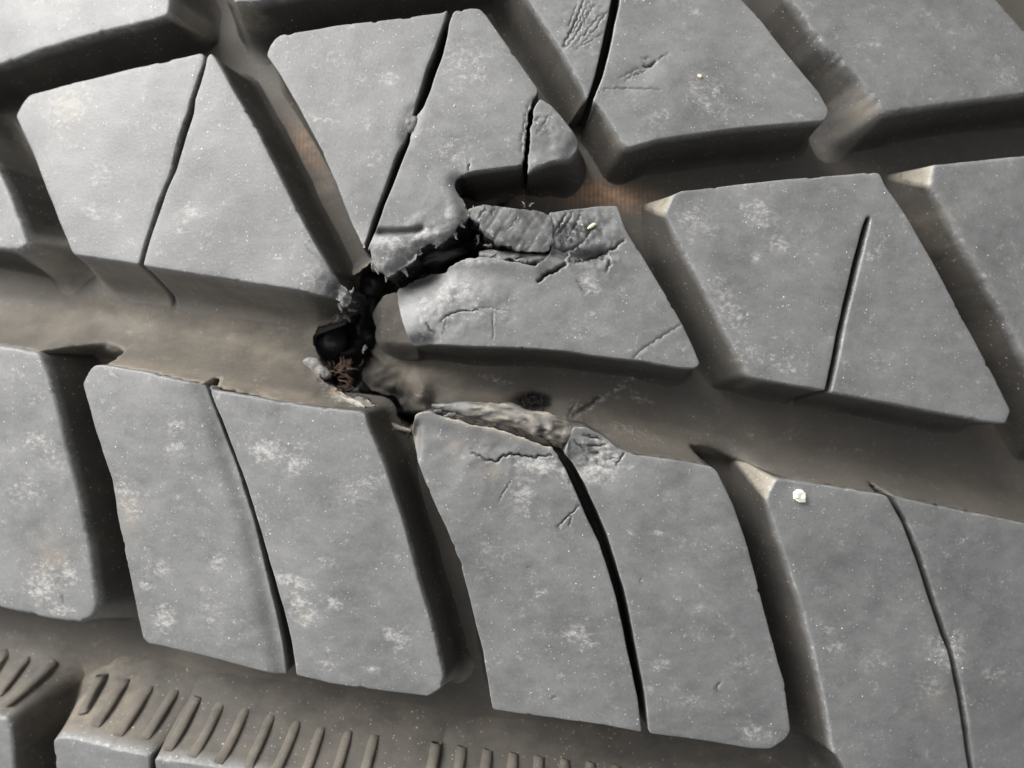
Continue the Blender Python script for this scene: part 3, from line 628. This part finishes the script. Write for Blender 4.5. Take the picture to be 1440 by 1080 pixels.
pair(lambda L: [(1077,700,('foot',1026,639)),(1091,674,('foot',1026,639)),(1167,684,6),(1246,697,6)] + L + [(1240,1200,10),(1205,1110,10),(1180,1064,10),(1172,1060,16),(1163,997,20),(1147,920,22),(1127,847,22),(1117,817,22),(1093,747,22)],
     lambda R: [(1257,698,6),(1293,707,6),(1377,723,6),(1444,737,6),(1456,752,8),(1480,800,8),(1510,900,8),(1540,1050,8),(1560,1200,8)] + R[::-1],
     cut11, r=2.4)

# ------------------------------------------------------------------ the torn block above the gash
cut2 = [(634,15,8),(629,30,7),(624,48,11),(616,75,14),(607,97,15),(599,122,14),(590,148,12),(583,160,6),(578,172,4),(575,186,5),(572,198,8),(562,221,11),(548,258,10),(538,284,9),(526,318,9),(518,342,7),(514,352,6)]
def hm2(u, v, h0):
    h = 0 * u
    k = sst(318, 345, v) * (u > 515)
    d, t = dseg(u, v, [(523,378),(540,388),(575,366),(590,345),(618,340),(640,326)])
    h = h - 9 * np.exp(-(d / 5) ** 1.6) + 9 * blob(u, v, 548, 348, 30, 16) + 8 * (fbm(u, v, 16, 41, 3) - .5) * np.exp(-(d / 40) ** 2)
    d, t = dseg(u, v, [(533,326),(560,326),(585,324),(592,320)]); h -= 9 * np.exp(-(d / 4) ** 2)
    d, t = dseg(u, v, [(645,258),(655,285),(660,305)]); h -= 10 * np.exp(-(d / 12) ** 2)
    d, t = dseg(u, v, [(583,157),(576,172),(573,196)]); h -= 7 * np.exp(-(d / 9) ** 2) * fbm(u, v, 8, 44, 2)
    return h
def ex2(u, v, h0, we, so):
    d, t = dseg(u, v, [(523,376),(540,386),(575,366),(590,345),(618,340),(640,328)])
    we[:, 0] = np.maximum(we[:, 0], .7 * np.exp(-(d / 14) ** 2) * sst(.4, .7, fbm(u, v, 11, 46, 3)) * (h0 > -3))
    d, t = dseg(u, v, [(533,326),(560,327),(590,321)]); we[:, 2] = np.maximum(we[:, 2], .5 * np.exp(-(d / 5) ** 2))
    we[:, 2] = np.maximum(we[:, 2], .7 * blob(u, v, 646, 250, 16, 8) * (h0 < -2))
L2, R2 = sides(cut2)
b2 = block([[(375,78,10),(379,66,20),(386,55,10),(394,49,6),(493,33,6),(622,18,6)] + L2 + [(512,351,6),(493,310,6),(473,257,6),(447,200,6),(420,150,6),(393,103,8)],
            [(640,15,6),(662,12,8),(674,13,14),(684,22,10),(713,63,8),(740,102,8),(756,124,8),(757,133,'t'),(750,144,'t'),(744,160,'t'),(740,190,'t'),(737,215,'t'),(736,232,4),(693,237,6),(660,241,10),(642,248,'t'),(637,256,'t'),(643,268,'t'),(653,286,'t'),
             (661,300,'t'),(656,309,'t'),(646,311,'t'),(638,328,'t'),(618,341,'t'),(600,342,'t'),(590,346,'t'),(582,350,'t'),(586,360,'t'),(580,368,'t'),(562,376,'t'),(542,388,'t'),(530,380,'t'),(523,370,'t'),(521,350,'t')] + R2[::-1]],
           fine=(515,225,700,395,2.3), space=6, hmod=hm2, extra=ex2, r=1.6, tjit=2.8, step=2.4, sm=2, label='tread block above the gash with a ragged hanging lower corner')
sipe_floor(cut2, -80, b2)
lump('torn_nub', 579, 174, -6, 9, 14, 7, M_TORN, 20, 12, .35, parent=b2)
lump('torn_nub', 528, 372, -34, 5, 12, 10, M_TORN, 10, 14, .4, parent=b2)
def frag():
    V = [(759,138,4),(777,150,6),(800,177,8),(814,196,16),(812,210,22),(802,222,20),(777,226,12),(754,235,8),(741,246,'t'),(743,225,'t'),(745,200,'t'),(748,175,'t'),(752,152,'t')]
    P, F, a, b = slab(V, space=2.6, r=2, tjit=2, seed=33, hmod=lambda u, v, h0: -6 * np.exp(-(dseg(u, v, [(803,222),(816,196)])[0] / 10) ** 2) + 3 * (fbm(u, v, 14, 51, 3) - .5),
                      extra=lambda u, v, h0, we, so: we.__setitem__((slice(None), 2), np.maximum(we[:, 2], .35 * blob(u, v, 765, 180, 14, 26) * (fbm(u, v, 10, 52, 3) > .45))))
    return link('block_fragment', mesh('block_fragment', P, F, a, b), M_FACE, b2, 'small corner piece cracked off the block above the gash')
frag()

# ------------------------------------------------------------------ the torn block below the gash
def hm3(u, v, h0):
    d, t = dseg(u, v, [(540,408),(565,393),(600,380),(640,366)])
    h = -44 * np.exp(-(d / 27) ** 1.7) * (1 - .75 * sst(.6, 1, t))
    d, t = dseg(u, v, [(640,364),(675,361),(720,369),(753,374)]); h += 6 * np.exp(-(d / 14) ** 2)
    h += 9 * (fbm(u, v, 26, 55, 3) - .5) * blob(u, v, 640, 430, 70, 40) + 13 * (fbm(u * .6 + v * .8, (v * .6 - u * .8) * 2.2, 15, 56, 4) - .5) * blob(u, v, 815, 330, 45, 34)
    d, t = dseg(u, v, [(780,355),(812,362),(850,356)]); h -= 10 * np.exp(-(d / 7) ** 2)
    h += 8 * (fbm(u, v, 9, 58, 3) - .5) * blob(u, v, 850, 360, 22, 20)
    h -= 14 * np.exp(-(dseg(u, v, [(578,486),(604,483)])[0] / 10) ** 2)
    return h
def ex3(u, v, h0, we, so):
    we[:, 2] = np.maximum(we[:, 2], np.minimum(1, 1.3 * blob(u, v, 815, 335, 48, 34)) * (h0 > -4) * (.22 + .6 * sst(.42, .62, fbm(u * .8 + v * .6, (v * .8 - u * .6) * 2, 14, 59, 3))))
    d, t = dseg(u, v, [(545,404),(575,392),(610,382)]); we[:, 2] = np.maximum(we[:, 2], .6 * np.exp(-(d / 12) ** 2))
    we[:, 2] = np.maximum(we[:, 2], .35 * blob(u, v, 610, 465, 30, 14) * sst(.4, .6, fbm(u, v, 12, 61, 3)))
V3 = [(548,403,'t'),(570,389,'t'),(600,380,'t'),(624,379,'t'),(640,370,'t'),(658,363,'t'),(675,361,'t'),(703,364,'t'),(722,370,'t'),(753,374,'t'),(768,364,'t'),(774,352,'t'),(777.5,320,'t'),(774,300,'t'),(800,295,6),(840,290,6),(868,290,8),
      (880,323,7),(907,367,7),(933,410,7),(960,457,7),(978,495,8),(984,512,14),(977,518,16),(953,517,14),(907,508,14),(853,502,14),(787,493,14),(720,488,14),(660,487,14),(600,483,10),(579,486,6),(567,457,6),(557,427,6)]
P, F, a_, b_ = slab(V3, fine=(540,285,880,490,2.3), space=6, hmod=hm3, extra=ex3, r=1.6, tjit=2.4, step=2.4, sm=2, seed=77)
b3 = link('tread_block', mesh('tread_block', P, F, a_, b_), M_FACE, tyre, 'tread block below the gash with its upper edge split and crumpled')
# flap of rubber peeled off its upper edge
def hmf(u, v, h0):
    q = v - np.interp(u, [655, 680, 713, 752, 778], [300, 305, 318, 325, 327])
    return 3 - 4 * (q / 26) ** 2 - 1.5 * np.exp(-(np.mod(u * .8 + v * .5 + 6 * fbm(u, v, 20, 67, 2), 15) - 7) ** 2 / 3) * fbm(u, v, 30, 69, 2) + 4.5 * (fbm(u * .8 - v * .6, (v * .8 + u * .6) * .4, 12, 66, 4) - .5) - 6 * np.exp(-((u - 660) / 10) ** 2)
P, F, a_, b_ = slab([(658,293,3),(680,288,3),(713,292,3),(752,295,3),(773,300,3),(779,315,'t'),(778,338,'t'),(772,351,'t'),(762,357,'t'),(743,353,'t'),(727,352,'t'),(713,345,'t'),(700,346,'t'),(688,335,'t'),(678,327,'t'),(672,314,'t'),(662,308,'t')],
                    D=70, space=2.4, r=1.0, step=2.0, sm=1, tjit=2.4, seed=81, hmod=hmf, extra=lambda u, v, h0, we, so: (we.__setitem__((slice(None), 2), np.maximum(we[:, 2], .2 + .5 * sst(.45, .62, fbm(u * .8 + v * .6, (v * .8 - u * .6) * .5, 9, 73, 3)))), we.__setitem__((slice(None), 0), np.maximum(we[:, 0], .6 * np.exp(-(dseg(u, v, [(665,313),(690,328),(715,342),(745,352)])[0] / 4) ** 2) * fbm(u, v, 6, 68, 2) * 1.6)),
                        so.__setitem__((slice(None), 2), np.maximum(so[:, 2], .6 * np.exp(-(dseg(u, v, [(662,292),(713,290),(772,298)])[0] / 3.5) ** 2)))))
link('rubber_flap', mesh('rubber_flap', P, F, a_, b_), M_FACE, b3, 'peeled strip of rubber along the upper edge of the split block')
tube([(672,352,-30,4,5),(690,354,-22,7,7),(715,360,-17,8,7),(742,364,-15,8,7),(766,362,-14,7,6),(786,358,-16,4,4)], name='torn_ledge', parent=b3, n=18, seed=31, rough=.8, extra=lambda u, v, h, we, so: (we.__setitem__((slice(None), 2), .25 + .4 * (fbm(u, v, 8, 32, 3) > .5)), we.__setitem__((slice(None), 0), .4)))
# slanting piece of groove wall left standing beside the hole
def hmp(u, v): return -46 + .30 * (u - 545) - .05 * (v - 440) - 40 * sst(478, 506, v - .1 * (u - 560)) - 16 * sst(532, 508, u) + 4 * (fbm(u, v, 20, 70, 3) - .5)
def exp_(u, v, h0, we, so):
    so[:, 0] = np.where(h0 > -6, .85, so[:, 0]); we[:, 1] = np.where(h0 > -6, .15, we[:, 1])
    d = np.abs(np.hypot(u - 541, v - 463) - 5); we[:, 0] = np.maximum(we[:, 0], .5 * np.exp(-(d / 1.6) ** 2)); d, t = dseg(u, v, [(514,420),(511,455),(518,490)]); we[:, 0] = np.maximum(we[:, 0], .45 * np.exp(-(d / 3.5) ** 2))
P, F, a_, b_ = slab([(549,404,5),(559,427,5),(569,457,5),(580,488,'c'),(577,503,'c'),(560,503,'c'),(540,500,'c'),(518,491,'t'),(511,470,'t'),(510,450,'t'),(506,435,'t'),(516,418,'t'),(530,408,'t')], D=80, space=3, r=2, seed=90, tjit=1.6, plane=hmp, extra=exp_)
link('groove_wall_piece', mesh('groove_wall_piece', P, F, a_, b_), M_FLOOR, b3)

# ------------------------------------------------------------------ the torn two-part block at the bottom, under the gash
cut10 = [(789,640,10),(801,656,13),(816,686,16),(833,724,17),(849,760,15),(862,800,14),(873,838,14),(882,880,14),(892,930,13),(902,980,11),(908,1030,10)]
L10, R10 = sides(cut10)
def hm10(u, v, h0):
    d, t = dseg(u, v, [(590,578),(655,594),(702,604),(750,620),(784,630)]); h = 5 * np.exp(-(d / 16) ** 2)
    h -= 18 * np.exp(-(dseg(u, v, [(583,600),(580,640)])[0] / 7) ** 2)
    h += 7 * (fbm(u, v, 30, 57, 3) - .5) * blob(u, v, 700, 640, 90, 40)
    h += (12 * (fbm(u * .9 + v * .4, (v * .9 - u * .4) * 2, 16, 54, 3) - .5) - 9) * blob(u, v, 842, 640, 40, 34) * (u > 800)
    return h
def ex10(u, v, h0, we, so):
    k = blob(u, v, 838, 638, 36, 30) * (u > 800); so[:, 0] *= 1 - .8 * k * (h0 > -40); we[:, 1] *= 1 - k; we[:, 2] = np.maximum(we[:, 2], .3 * sst(.5, .7, fbm(u, v * 2, 12, 53, 3)) * k)
    so[:, 2] = np.maximum(so[:, 2], .7 * np.exp(-(dseg(u, v, [(584,582),(578,600),(580,635)])[0] / 6) ** 2) + .7 * np.exp(-(dseg(u, v, [(625,588),(702,604),(782,630)])[0] / 3) ** 2))
b10 = block([[(580,590,'t'),(590,579,'t'),(605,578,'t'),(623,586,'t'),(653,594,'t'),(677,599,'t'),(702,604,'t'),(727,612,'t'),(748,621,'t'),(778,628,'t')] + L10 + [(840,1019,8),(760,1008,8),(693,998,8),(680,920,6),(675,900,6),(660,840,6),(647,790,6),(627,740,6),(600,682,6),(582,635,6),(577,610,6)],
             [(806,600,6),(826,602,6),(850,614,6),(872,632,6),(893,640,6),(953,648,6),(1001,657,6),(1009,663,12),(1030,707,7),(1053,773,7),(1073,853,7),(1087,903,7),(1103,960,7),(1112,1028,8),(1104,1040,26),(1083,1053,14),(1053,1052,8),(987,1041,8),(914,1032,8)] + R10[::-1]],
            fine=(575,570,900,740,2.4), space=6.5, hmod=hm10, extra=ex10, r=2.0, tjit=1.8, label='two part tread block below the gash with a bruised pale upper edge')
sipe_floor(cut10, -84, b10)

# rolled strip of rubber lying along the top of that block
def exs(u, v, h, we, so):
    st = fbm(u * .22 + v * .05, v - u * .2, 4.5, 94, 3); we[:, 1] = .6 * sst(640, 680, u) * (.4 + fbm(u, v, 20, 93, 3)); so[:, 2] = .75 * sst(640, 700, u) * sst(.5, .7, st) + .35 * blob(u, v, 785, 606, 18, 10)
    we[:, 2] = np.maximum(np.maximum(.5 * (1 - sst(620, 660, u)) * (fbm(u, v, 9, 95, 3) > .45), .5 * (1 - sst(.34, .48, st))), sst(.4, .6, np.exp(-((u - 761 + .1 * (v - 605)) / 6) ** 2)) * sst(588, 598, v))
strip = tube([(605,571,-18,3,4),(622,573,-14,6,6),(650,576,-10,9,7),(685,579,-9,12,8),(720,585,-7,14,9),(755,594,-6,16,10),(780,601,-6,17,11),(797,609,-8,15,10),(806,617,-12,7,6)], extra=exs, n=28, seed=21, rough=.42, sq=.6, label='tan rolled strip of torn rubber with a dark notch')
def exr(u, v, h, we, so): so[:, 2] = .55 * fbm(u, v, 9, 97, 3); we[:, 0] = .45; we[:, 1] = .3; we[:, 2] = .5 * (fbm(u, v, 7, 96, 3) > .58)
tube([a + (h, wv, hv) for a, (h, wv, hv) in zip([A2U(x, y, h) for x, y, h in ((438,525,-92),(450,540,-84),(466,553,-74),(484,562,-62),(501,568,-52),(513,573,-48))], [(-95,2,2),(-87,3,2.5),(-77,4.5,3),(-66,5.5,3),(-56,5.5,2.5),(-51,2,2)])], name='torn_rim', extra=exr, n=14, seed=25, rough=.45)
tube([(float(a), float(b), h, wv, hv) for (a, b), (h, wv, hv) in zip([A2U(x, y, h) for x, y, h in ((514,566,-96),(524,579,-97),(538,591,-97),(556,600,-97),(578,606,-97))], [(-97,2,2),(-99,3,2.5),(-99,4,2.5),(-99,4,2.5),(-99,3,2)])], name='torn_rim', extra=lambda u, v, h, we, so: (so.__setitem__((slice(None), 2), .55), we.__setitem__((slice(None), 1), .4)), n=12, seed=26, rough=.5)
# small pale tongue at the left of the hole
def tongue():
    C = deep([(427,506),(440,503),(450,508),(464,524),(462,530),(449,533),(440,522),(428,512)], -92)
    P, F, a, b = slab([c + ('t',) for c in C], D=12, space=2.6, r=2.5, seed=98, tjit=1.2, plane=lambda u, v: -90 + 6 * blob(u, v, C[1][0], C[1][1], 20, 14) + 5 * (fbm(u, v, 8, 99, 2) - .5))
    a[:, 0] = .8; a[:, 2] = 0
    return link('torn_tongue', mesh('torn_tongue', P, F, a, b), M_TORN)
tongue()

# frayed cords
def hairs(name, ua, va, h, n, spread, length, rad, mat, seed, droop=0., parent=tyre, ang=None):
    rs = random.Random(seed); P, F = [], []
    for _ in range(n):
        a = rs.uniform(0, 6.28) if ang is None else rs.gauss(ang, .6)
        u, v = A2U(ua + rs.gauss(0, spread[0]), va + rs.gauss(0, spread[1]), float(h)); u, v = float(u), float(v); hh = h + rs.uniform(-8, 8); Lh = length * rs.uniform(.5, 1.3); up = rs.uniform(.2, 1.2)
        k = 7; pts = []
        for i in range(k):
            t = i / (k - 1); a += rs.gauss(0, .28); u += math.cos(a) * Lh / k; v += math.sin(a) * Lh / k; hh += up * Lh / k * (1 - 1.6 * t); pts.append((u, v, hh, rad * (1 - .6 * t)))
        b0 = len(P)
        for i, (x, y, z, r) in enumerate(pts):
            for q in range(4):
                th = q * math.pi / 2; P.append((x - math.sin(a) * math.cos(th) * r, y + math.cos(a) * math.cos(th) * r, z + math.sin(th) * r))
        for i in range(k - 1):
            for q in range(4): F.append([b0 + i * 4 + q, b0 + i * 4 + (q + 1) % 4, b0 + (i + 1) * 4 + (q + 1) % 4, b0 + (i + 1) * 4 + q])
    A = np.array(P); return link(name, mesh(name, W(A[:, 0], A[:, 1], A[:, 2]), F), mat, parent)
hairs('frayed_cord', 476, 523, -112, 26, (8, 5), 26, .8, M_CORD, 3, ang=-.6)
hairs('frayed_cord', 482, 543, -118, 14, (6, 4), 16, .9, M_CORD, 4, ang=-.3)
hairs('frayed_cord', 512, 562, -118, 16, (9, 5), 14, .8, M_CORD, 11, ang=.6)
hairs('frayed_cord', 455, 520, -112, 10, (4, 5), 14, .7, M_CORD, 12, ang=.2)
hairs('frayed_cord', 682, 345, -80, 26, (9, 4), 14, .7, M_CORD, 8)
hairs('frayed_cord', 600, 365, -120, 40, (40, 8), 20, .7, M_BLACKCORD, 9)
hairs('frayed_cord', 748, 565, -104, 110, (11, 5), 12, 1.0, M_BLACKCORD, 5)
hairs('frayed_cord', 738, 290, -70, 10, (4, 2), 16, .7, M_CORD, 6, ang=-2)
hairs('frayed_cord', 488, 436, -100, 26, (5, 9), 10, 1.2, M_BLACKCORD, 7)

# shreds of rubber standing along the torn edges
def shred(x, y, h, ang, L, wd, up, parent=tyre, dark=.3):
    u, v = A2U(float(x), float(y), float(h)); a = math.radians(ang); C = []
    for i in range(5):
        t = i / 4; C.append((float(u) + math.cos(a) * L * t, float(v) + math.sin(a) * L * t, h + up * (t - .55 * t * t) , wd * (1 - .85 * t) + .3, max(.5, wd * .5 * (1 - .7 * t))))
        a += random.uniform(-.35, .35)
    tube(C, n=8, name='rubber_shred', parent=parent, seed=random.randint(1, 999), rough=.8, extra=lambda u, v, h, we, so: (we.__setitem__((slice(None), 2), dark), we.__setitem__((slice(None), 0), .4 * (1 - dark))))
random.seed(12)
for q in ((796,372,-8,-75,16,5,10,b3,.15),(806,366,-8,75,9,3,2,b3,.4),(788,372,-10,150,10,4,4,b3,.4),(815,362,-8,60,10,3,3,b3,.5),(845,360,-5,80,10,3,3,b3,.5),(858,352,-4,70,8,3,3,b3,.4),(740,368,-8,200,18,4,3,b3,.25),(715,364,-10,185,16,4,3,b3,.3),
          (764,370,-10,20,16,4,4,b3,.3),(692,345,-20,160,12,3,3,b3,.4),(672,330,-30,100,14,3,0,b3,.5),(582,352,-10,40,12,5,-6,b2,.0),(590,346,-8,95,9,4,-5,b2,.0),(566,376,-10,70,14,4,-12,b2,.1),(526,368,-6,95,18,5,-10,b2,.0),
          (616,342,-8,110,8,3,-5,b2,.1),(548,384,-18,120,14,4,-14,b2,.2),(640,328,-6,80,9,3,-5,b2,.2),(648,312,-4,60,10,4,-4,b2,.3),(488,424,-30,20,14,4,6,tyre,.5),(490,436,-45,-10,14,4,6,tyre,.6),(484,444,-70,50,14,4,4,tyre,.6),
          (478,428,-20,100,12,4,2,tyre,.7),(492,412,-12,-20,10,3,4,tyre,.6),(474,440,-75,60,14,5,4,tyre,.5),(516,488,-85,150,12,4,4,tyre,.3),(505,548,-130,170,14,5,6,tyre,.5),(540,574,-110,210,12,4,6,tyre,.5),(622,580,-10,170,16,4,4,tyre,.6),(640,584,-6,185,16,4,4,tyre,.4),
          (806,622,-8,30,14,4,2,tyre,.4),(812,640,-20,60,14,5,2,tyre,.5),(668,299,-4,-80,10,2,4,b3,.1),(738,292,-20,-100,9,1.4,8,b3,.0),(745,291,-20,-70,8,1.2,8,b3,.0)): shred(*q)

# ------------------------------------------------------------------ shoulder lugs with ribbed flanks
def slope_h(u, v, edge, draft):
    d, t = dseg(np.array([u]), np.array([v]), edge)
    return float(np.interp(d[0] / draft, [0, .02, .16, .36, .58, .80, .97, 1.1, 1.5], [-3, -4, -20, -38, -56, -73, -88, -95, -100]))
def rib(parent, x0, y0, x1, y1, edge, draft=55, wd=1.35, up=11.5):
    C = []; k = 7
    for i in range(k):
        t = .04 + .86 * i / (k - 1); x, y = x0 + (x1 - x0) * t, y0 + (y1 - y0) * t; h = -60.0
        for _ in range(5):
            u, v = A2U(float(x), float(y), h); h = slope_h(float(u), float(v), edge, draft)
        C.append((float(u), float(v), h))
    dx, dy = C[-1][0] - C[0][0], C[-1][1] - C[0][1]; L = math.hypot(dx, dy); nx, ny = -dy / L, dx / L
    if nx < 0: nx, ny = -nx, -ny
    P = []
    for i, (x, y, h) in enumerate(C):
        e = (.25, .85, 1, 1, 1, .9, .3)[i]
        for o, z in ((-9, -9), (-6, up * .35), (-3.2, up * .9), (0, up), (3.2, up * .93), (4.6, up * .55), (5.2, -10)):
            P.append((x + nx * o * wd, y + ny * o * wd, h + (z * e if z > 0 else z) + (random.random() - .5) * .9))
    F = [[i * 7 + j, i * 7 + j + 1, i * 7 + 8 + j, i * 7 + 7 + j] for i in range(k - 1) for j in range(6)] + [list(range(7)), [(k - 1) * 7 + j for j in range(7)][::-1]]
    A = np.array(P); n = len(A); we = np.zeros((n, 3)); we[:, 1] = .3; so = np.zeros((n, 3)); so[:, 0] = .6
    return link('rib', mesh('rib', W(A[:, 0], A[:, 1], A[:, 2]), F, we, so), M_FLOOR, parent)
def shex(u, v, h0, we, so):
    m = sst(2, 7, -h0); so[:, 0] = np.maximum(so[:, 0], m * .97); we[:, 1] = np.maximum(we[:, 1] * (1 - .6 * m), m * (.20 + .5 * np.exp(-((u - 100) / 60) ** 2) * (v < 1060)))
cutS = [(213,1068,6),(214,1080,8),(216,1120,8),(220,1200,8)]
LS, RS = sides(cutS)
s1 = block([[(75,1042,30),(82,1036,40),(100,1037,52),(133,1045,56),(170,1054,56),(208,1063,54)] + LS + [(90,1200,8),(82,1100,8)],
            [(219,1066,54),(270,1072,58),(333,1083,58),(400,1097,58),(470,1110,58),(545,1121,56),(598,1129,54),(602,1140,4),(606,1200,4)] + RS[::-1]], name='shoulder_lug', r=3, extra=shex)
sipe_floor(cutS, -60, s1)
s0 = block([[(-EXT,985,50),(-60,998,50),(-8,1005,50),(8,1012,44),(14,1024,20),(18,1060,10),(22,1100,8),(30,1200,8),(-EXT,1200,8)]], name='shoulder_lug', r=5, extra=shex)
s2 = block([[(604,1150,4),(606,1131,50),(640,1136,58),(720,1146,58),(800,1158,58),(900,1172,58),(1000,1190,58),(1100,1205,58),(1110,1260,8),(600,1260,8)]], name='shoulder_lug', r=5, extra=shex)
E1 = [(82,1036),(100,1037),(133,1045),(170,1054),(208,1063),(270,1072),(333,1083),(400,1097),(470,1110),(545,1121),(598,1129)]; E0 = [(-160,985),(-60,998),(-8,1005),(8,1012),(14,1024)]
E2 = [(560,1123),(606,1131),(640,1136),(720,1146),(800,1158),(900,1172),(1000,1190),(1100,1205)]
for x, y, X, Y in [(140,950,121,1003),(171,957,152,1012),(207,964,186,1022),(242,972,220,1028),(275,982,255,1040),(310,987,291,1046),(346,994,328,1053),(381,1004,365,1063),(418,1013,402,1071),(452,1021,440,1078),(490,1027,479,1086),(527,1034,516,1092)]:
    rib(s1, x, y, X, Y, E1)
for x, y, X, Y in [(5,912,-14,962),(35,922,9,975),(66,929,39,982)]: rib(s0, x, y, X, Y, E0, 50)
for i in range(10):
    x = 615 + 36.5 * i; y = 1046 + 4.6 * i; rib(s2, x, y, x - 10, y + 56, E2, 58)

# ------------------------------------------------------------------ loose bits lying on the tread
def loose(name, ua, va, rx, ry, rz, ang, mat, label, cat, seed, amp=.3, group=None):
    o = lump(name, ua, va, rz * .6, rx, ry, rz, mat, ang, seed, amp, label, None, *((8, 6, False) if name != 'seed' else (24, 14, True)))
    o['category'] = cat
    if group: o['group'] = group
    # origin at its own middle
    me = o.data; c = sum((v.co for v in me.vertices), Vector()) / len(me.vertices)
    for v in me.vertices: v.co -= c
    o.location = c; return o
loose('pebble', 1126, 696, 10, 8.5, 6, 20, M_STONE, 'white angular pebble lying on the right hand tread block', 'pebble', 4, .75)
loose('seed', 832, 318, 7, 2.6, 2.4, -35, M_GRAIN, 'pale elongated seed lying on the crumpled edge beside the gash', 'seed', 5, .12)
loose('grain', 984, 107, 3.6, 2.4, 2.2, 30, M_GRAIN, 'cream grain of grit on the large block at the top', 'grit', 6, .5)

# sand caught along the cuts and edges, far too fine to count
def sand():
    rs = random.Random(9); P, F = [], []
    spots = [(1335,905,16,16,26),(1318,925,10,10,10),(120,825,8,26,14),(70,830,40,30,16),(900,720,90,60,14),(640,210,50,50,22),(1080,1035,40,12,22),(1400,110,40,20,14),(420,840,40,30,10),(1200,900,60,50,14),(45,650,40,60,12),(985,108,10,6,5),(760,930,120,60,10),(1250,330,40,40,8),(500,150,80,60,10),(300,700,120,90,14),(1180,420,120,80,10)]
    for x, y, a, b, n in spots:
        for _ in range(n * 2 // 3):
            u, v = x + rs.gauss(0, a), y + rs.gauss(0, b); r = rs.uniform(.4, .95); k = len(P)
            if not any(bool(inside(np.array([u]), np.array([v]), T)[0]) for T in TOPS): continue
            for o in ((1, 0, 0), (-.9, .2, 0), (.1, 1, .1), (0, -.9, -.1), (.1, .1, .9), (0, 0, -1)):
                P.append((u + r * (o[0] + rs.uniform(-.3, .3)), v + r * (o[1] + rs.uniform(-.3, .3)), .6 + r * o[2]))
            F += [[k + q for q in f] for f in ((0, 2, 4), (2, 1, 4), (1, 3, 4), (3, 0, 4), (2, 0, 5), (1, 2, 5), (3, 1, 5), (0, 3, 5))]
    A = np.array(P); o = link('sand_grains', mesh('sand_grains', W(A[:, 0], A[:, 1], A[:, 2]), F, smooth=False), M_STONE, None, 'scattered pale specks of sand lying on the tread blocks', True); o['category'] = 'sand'
sand()
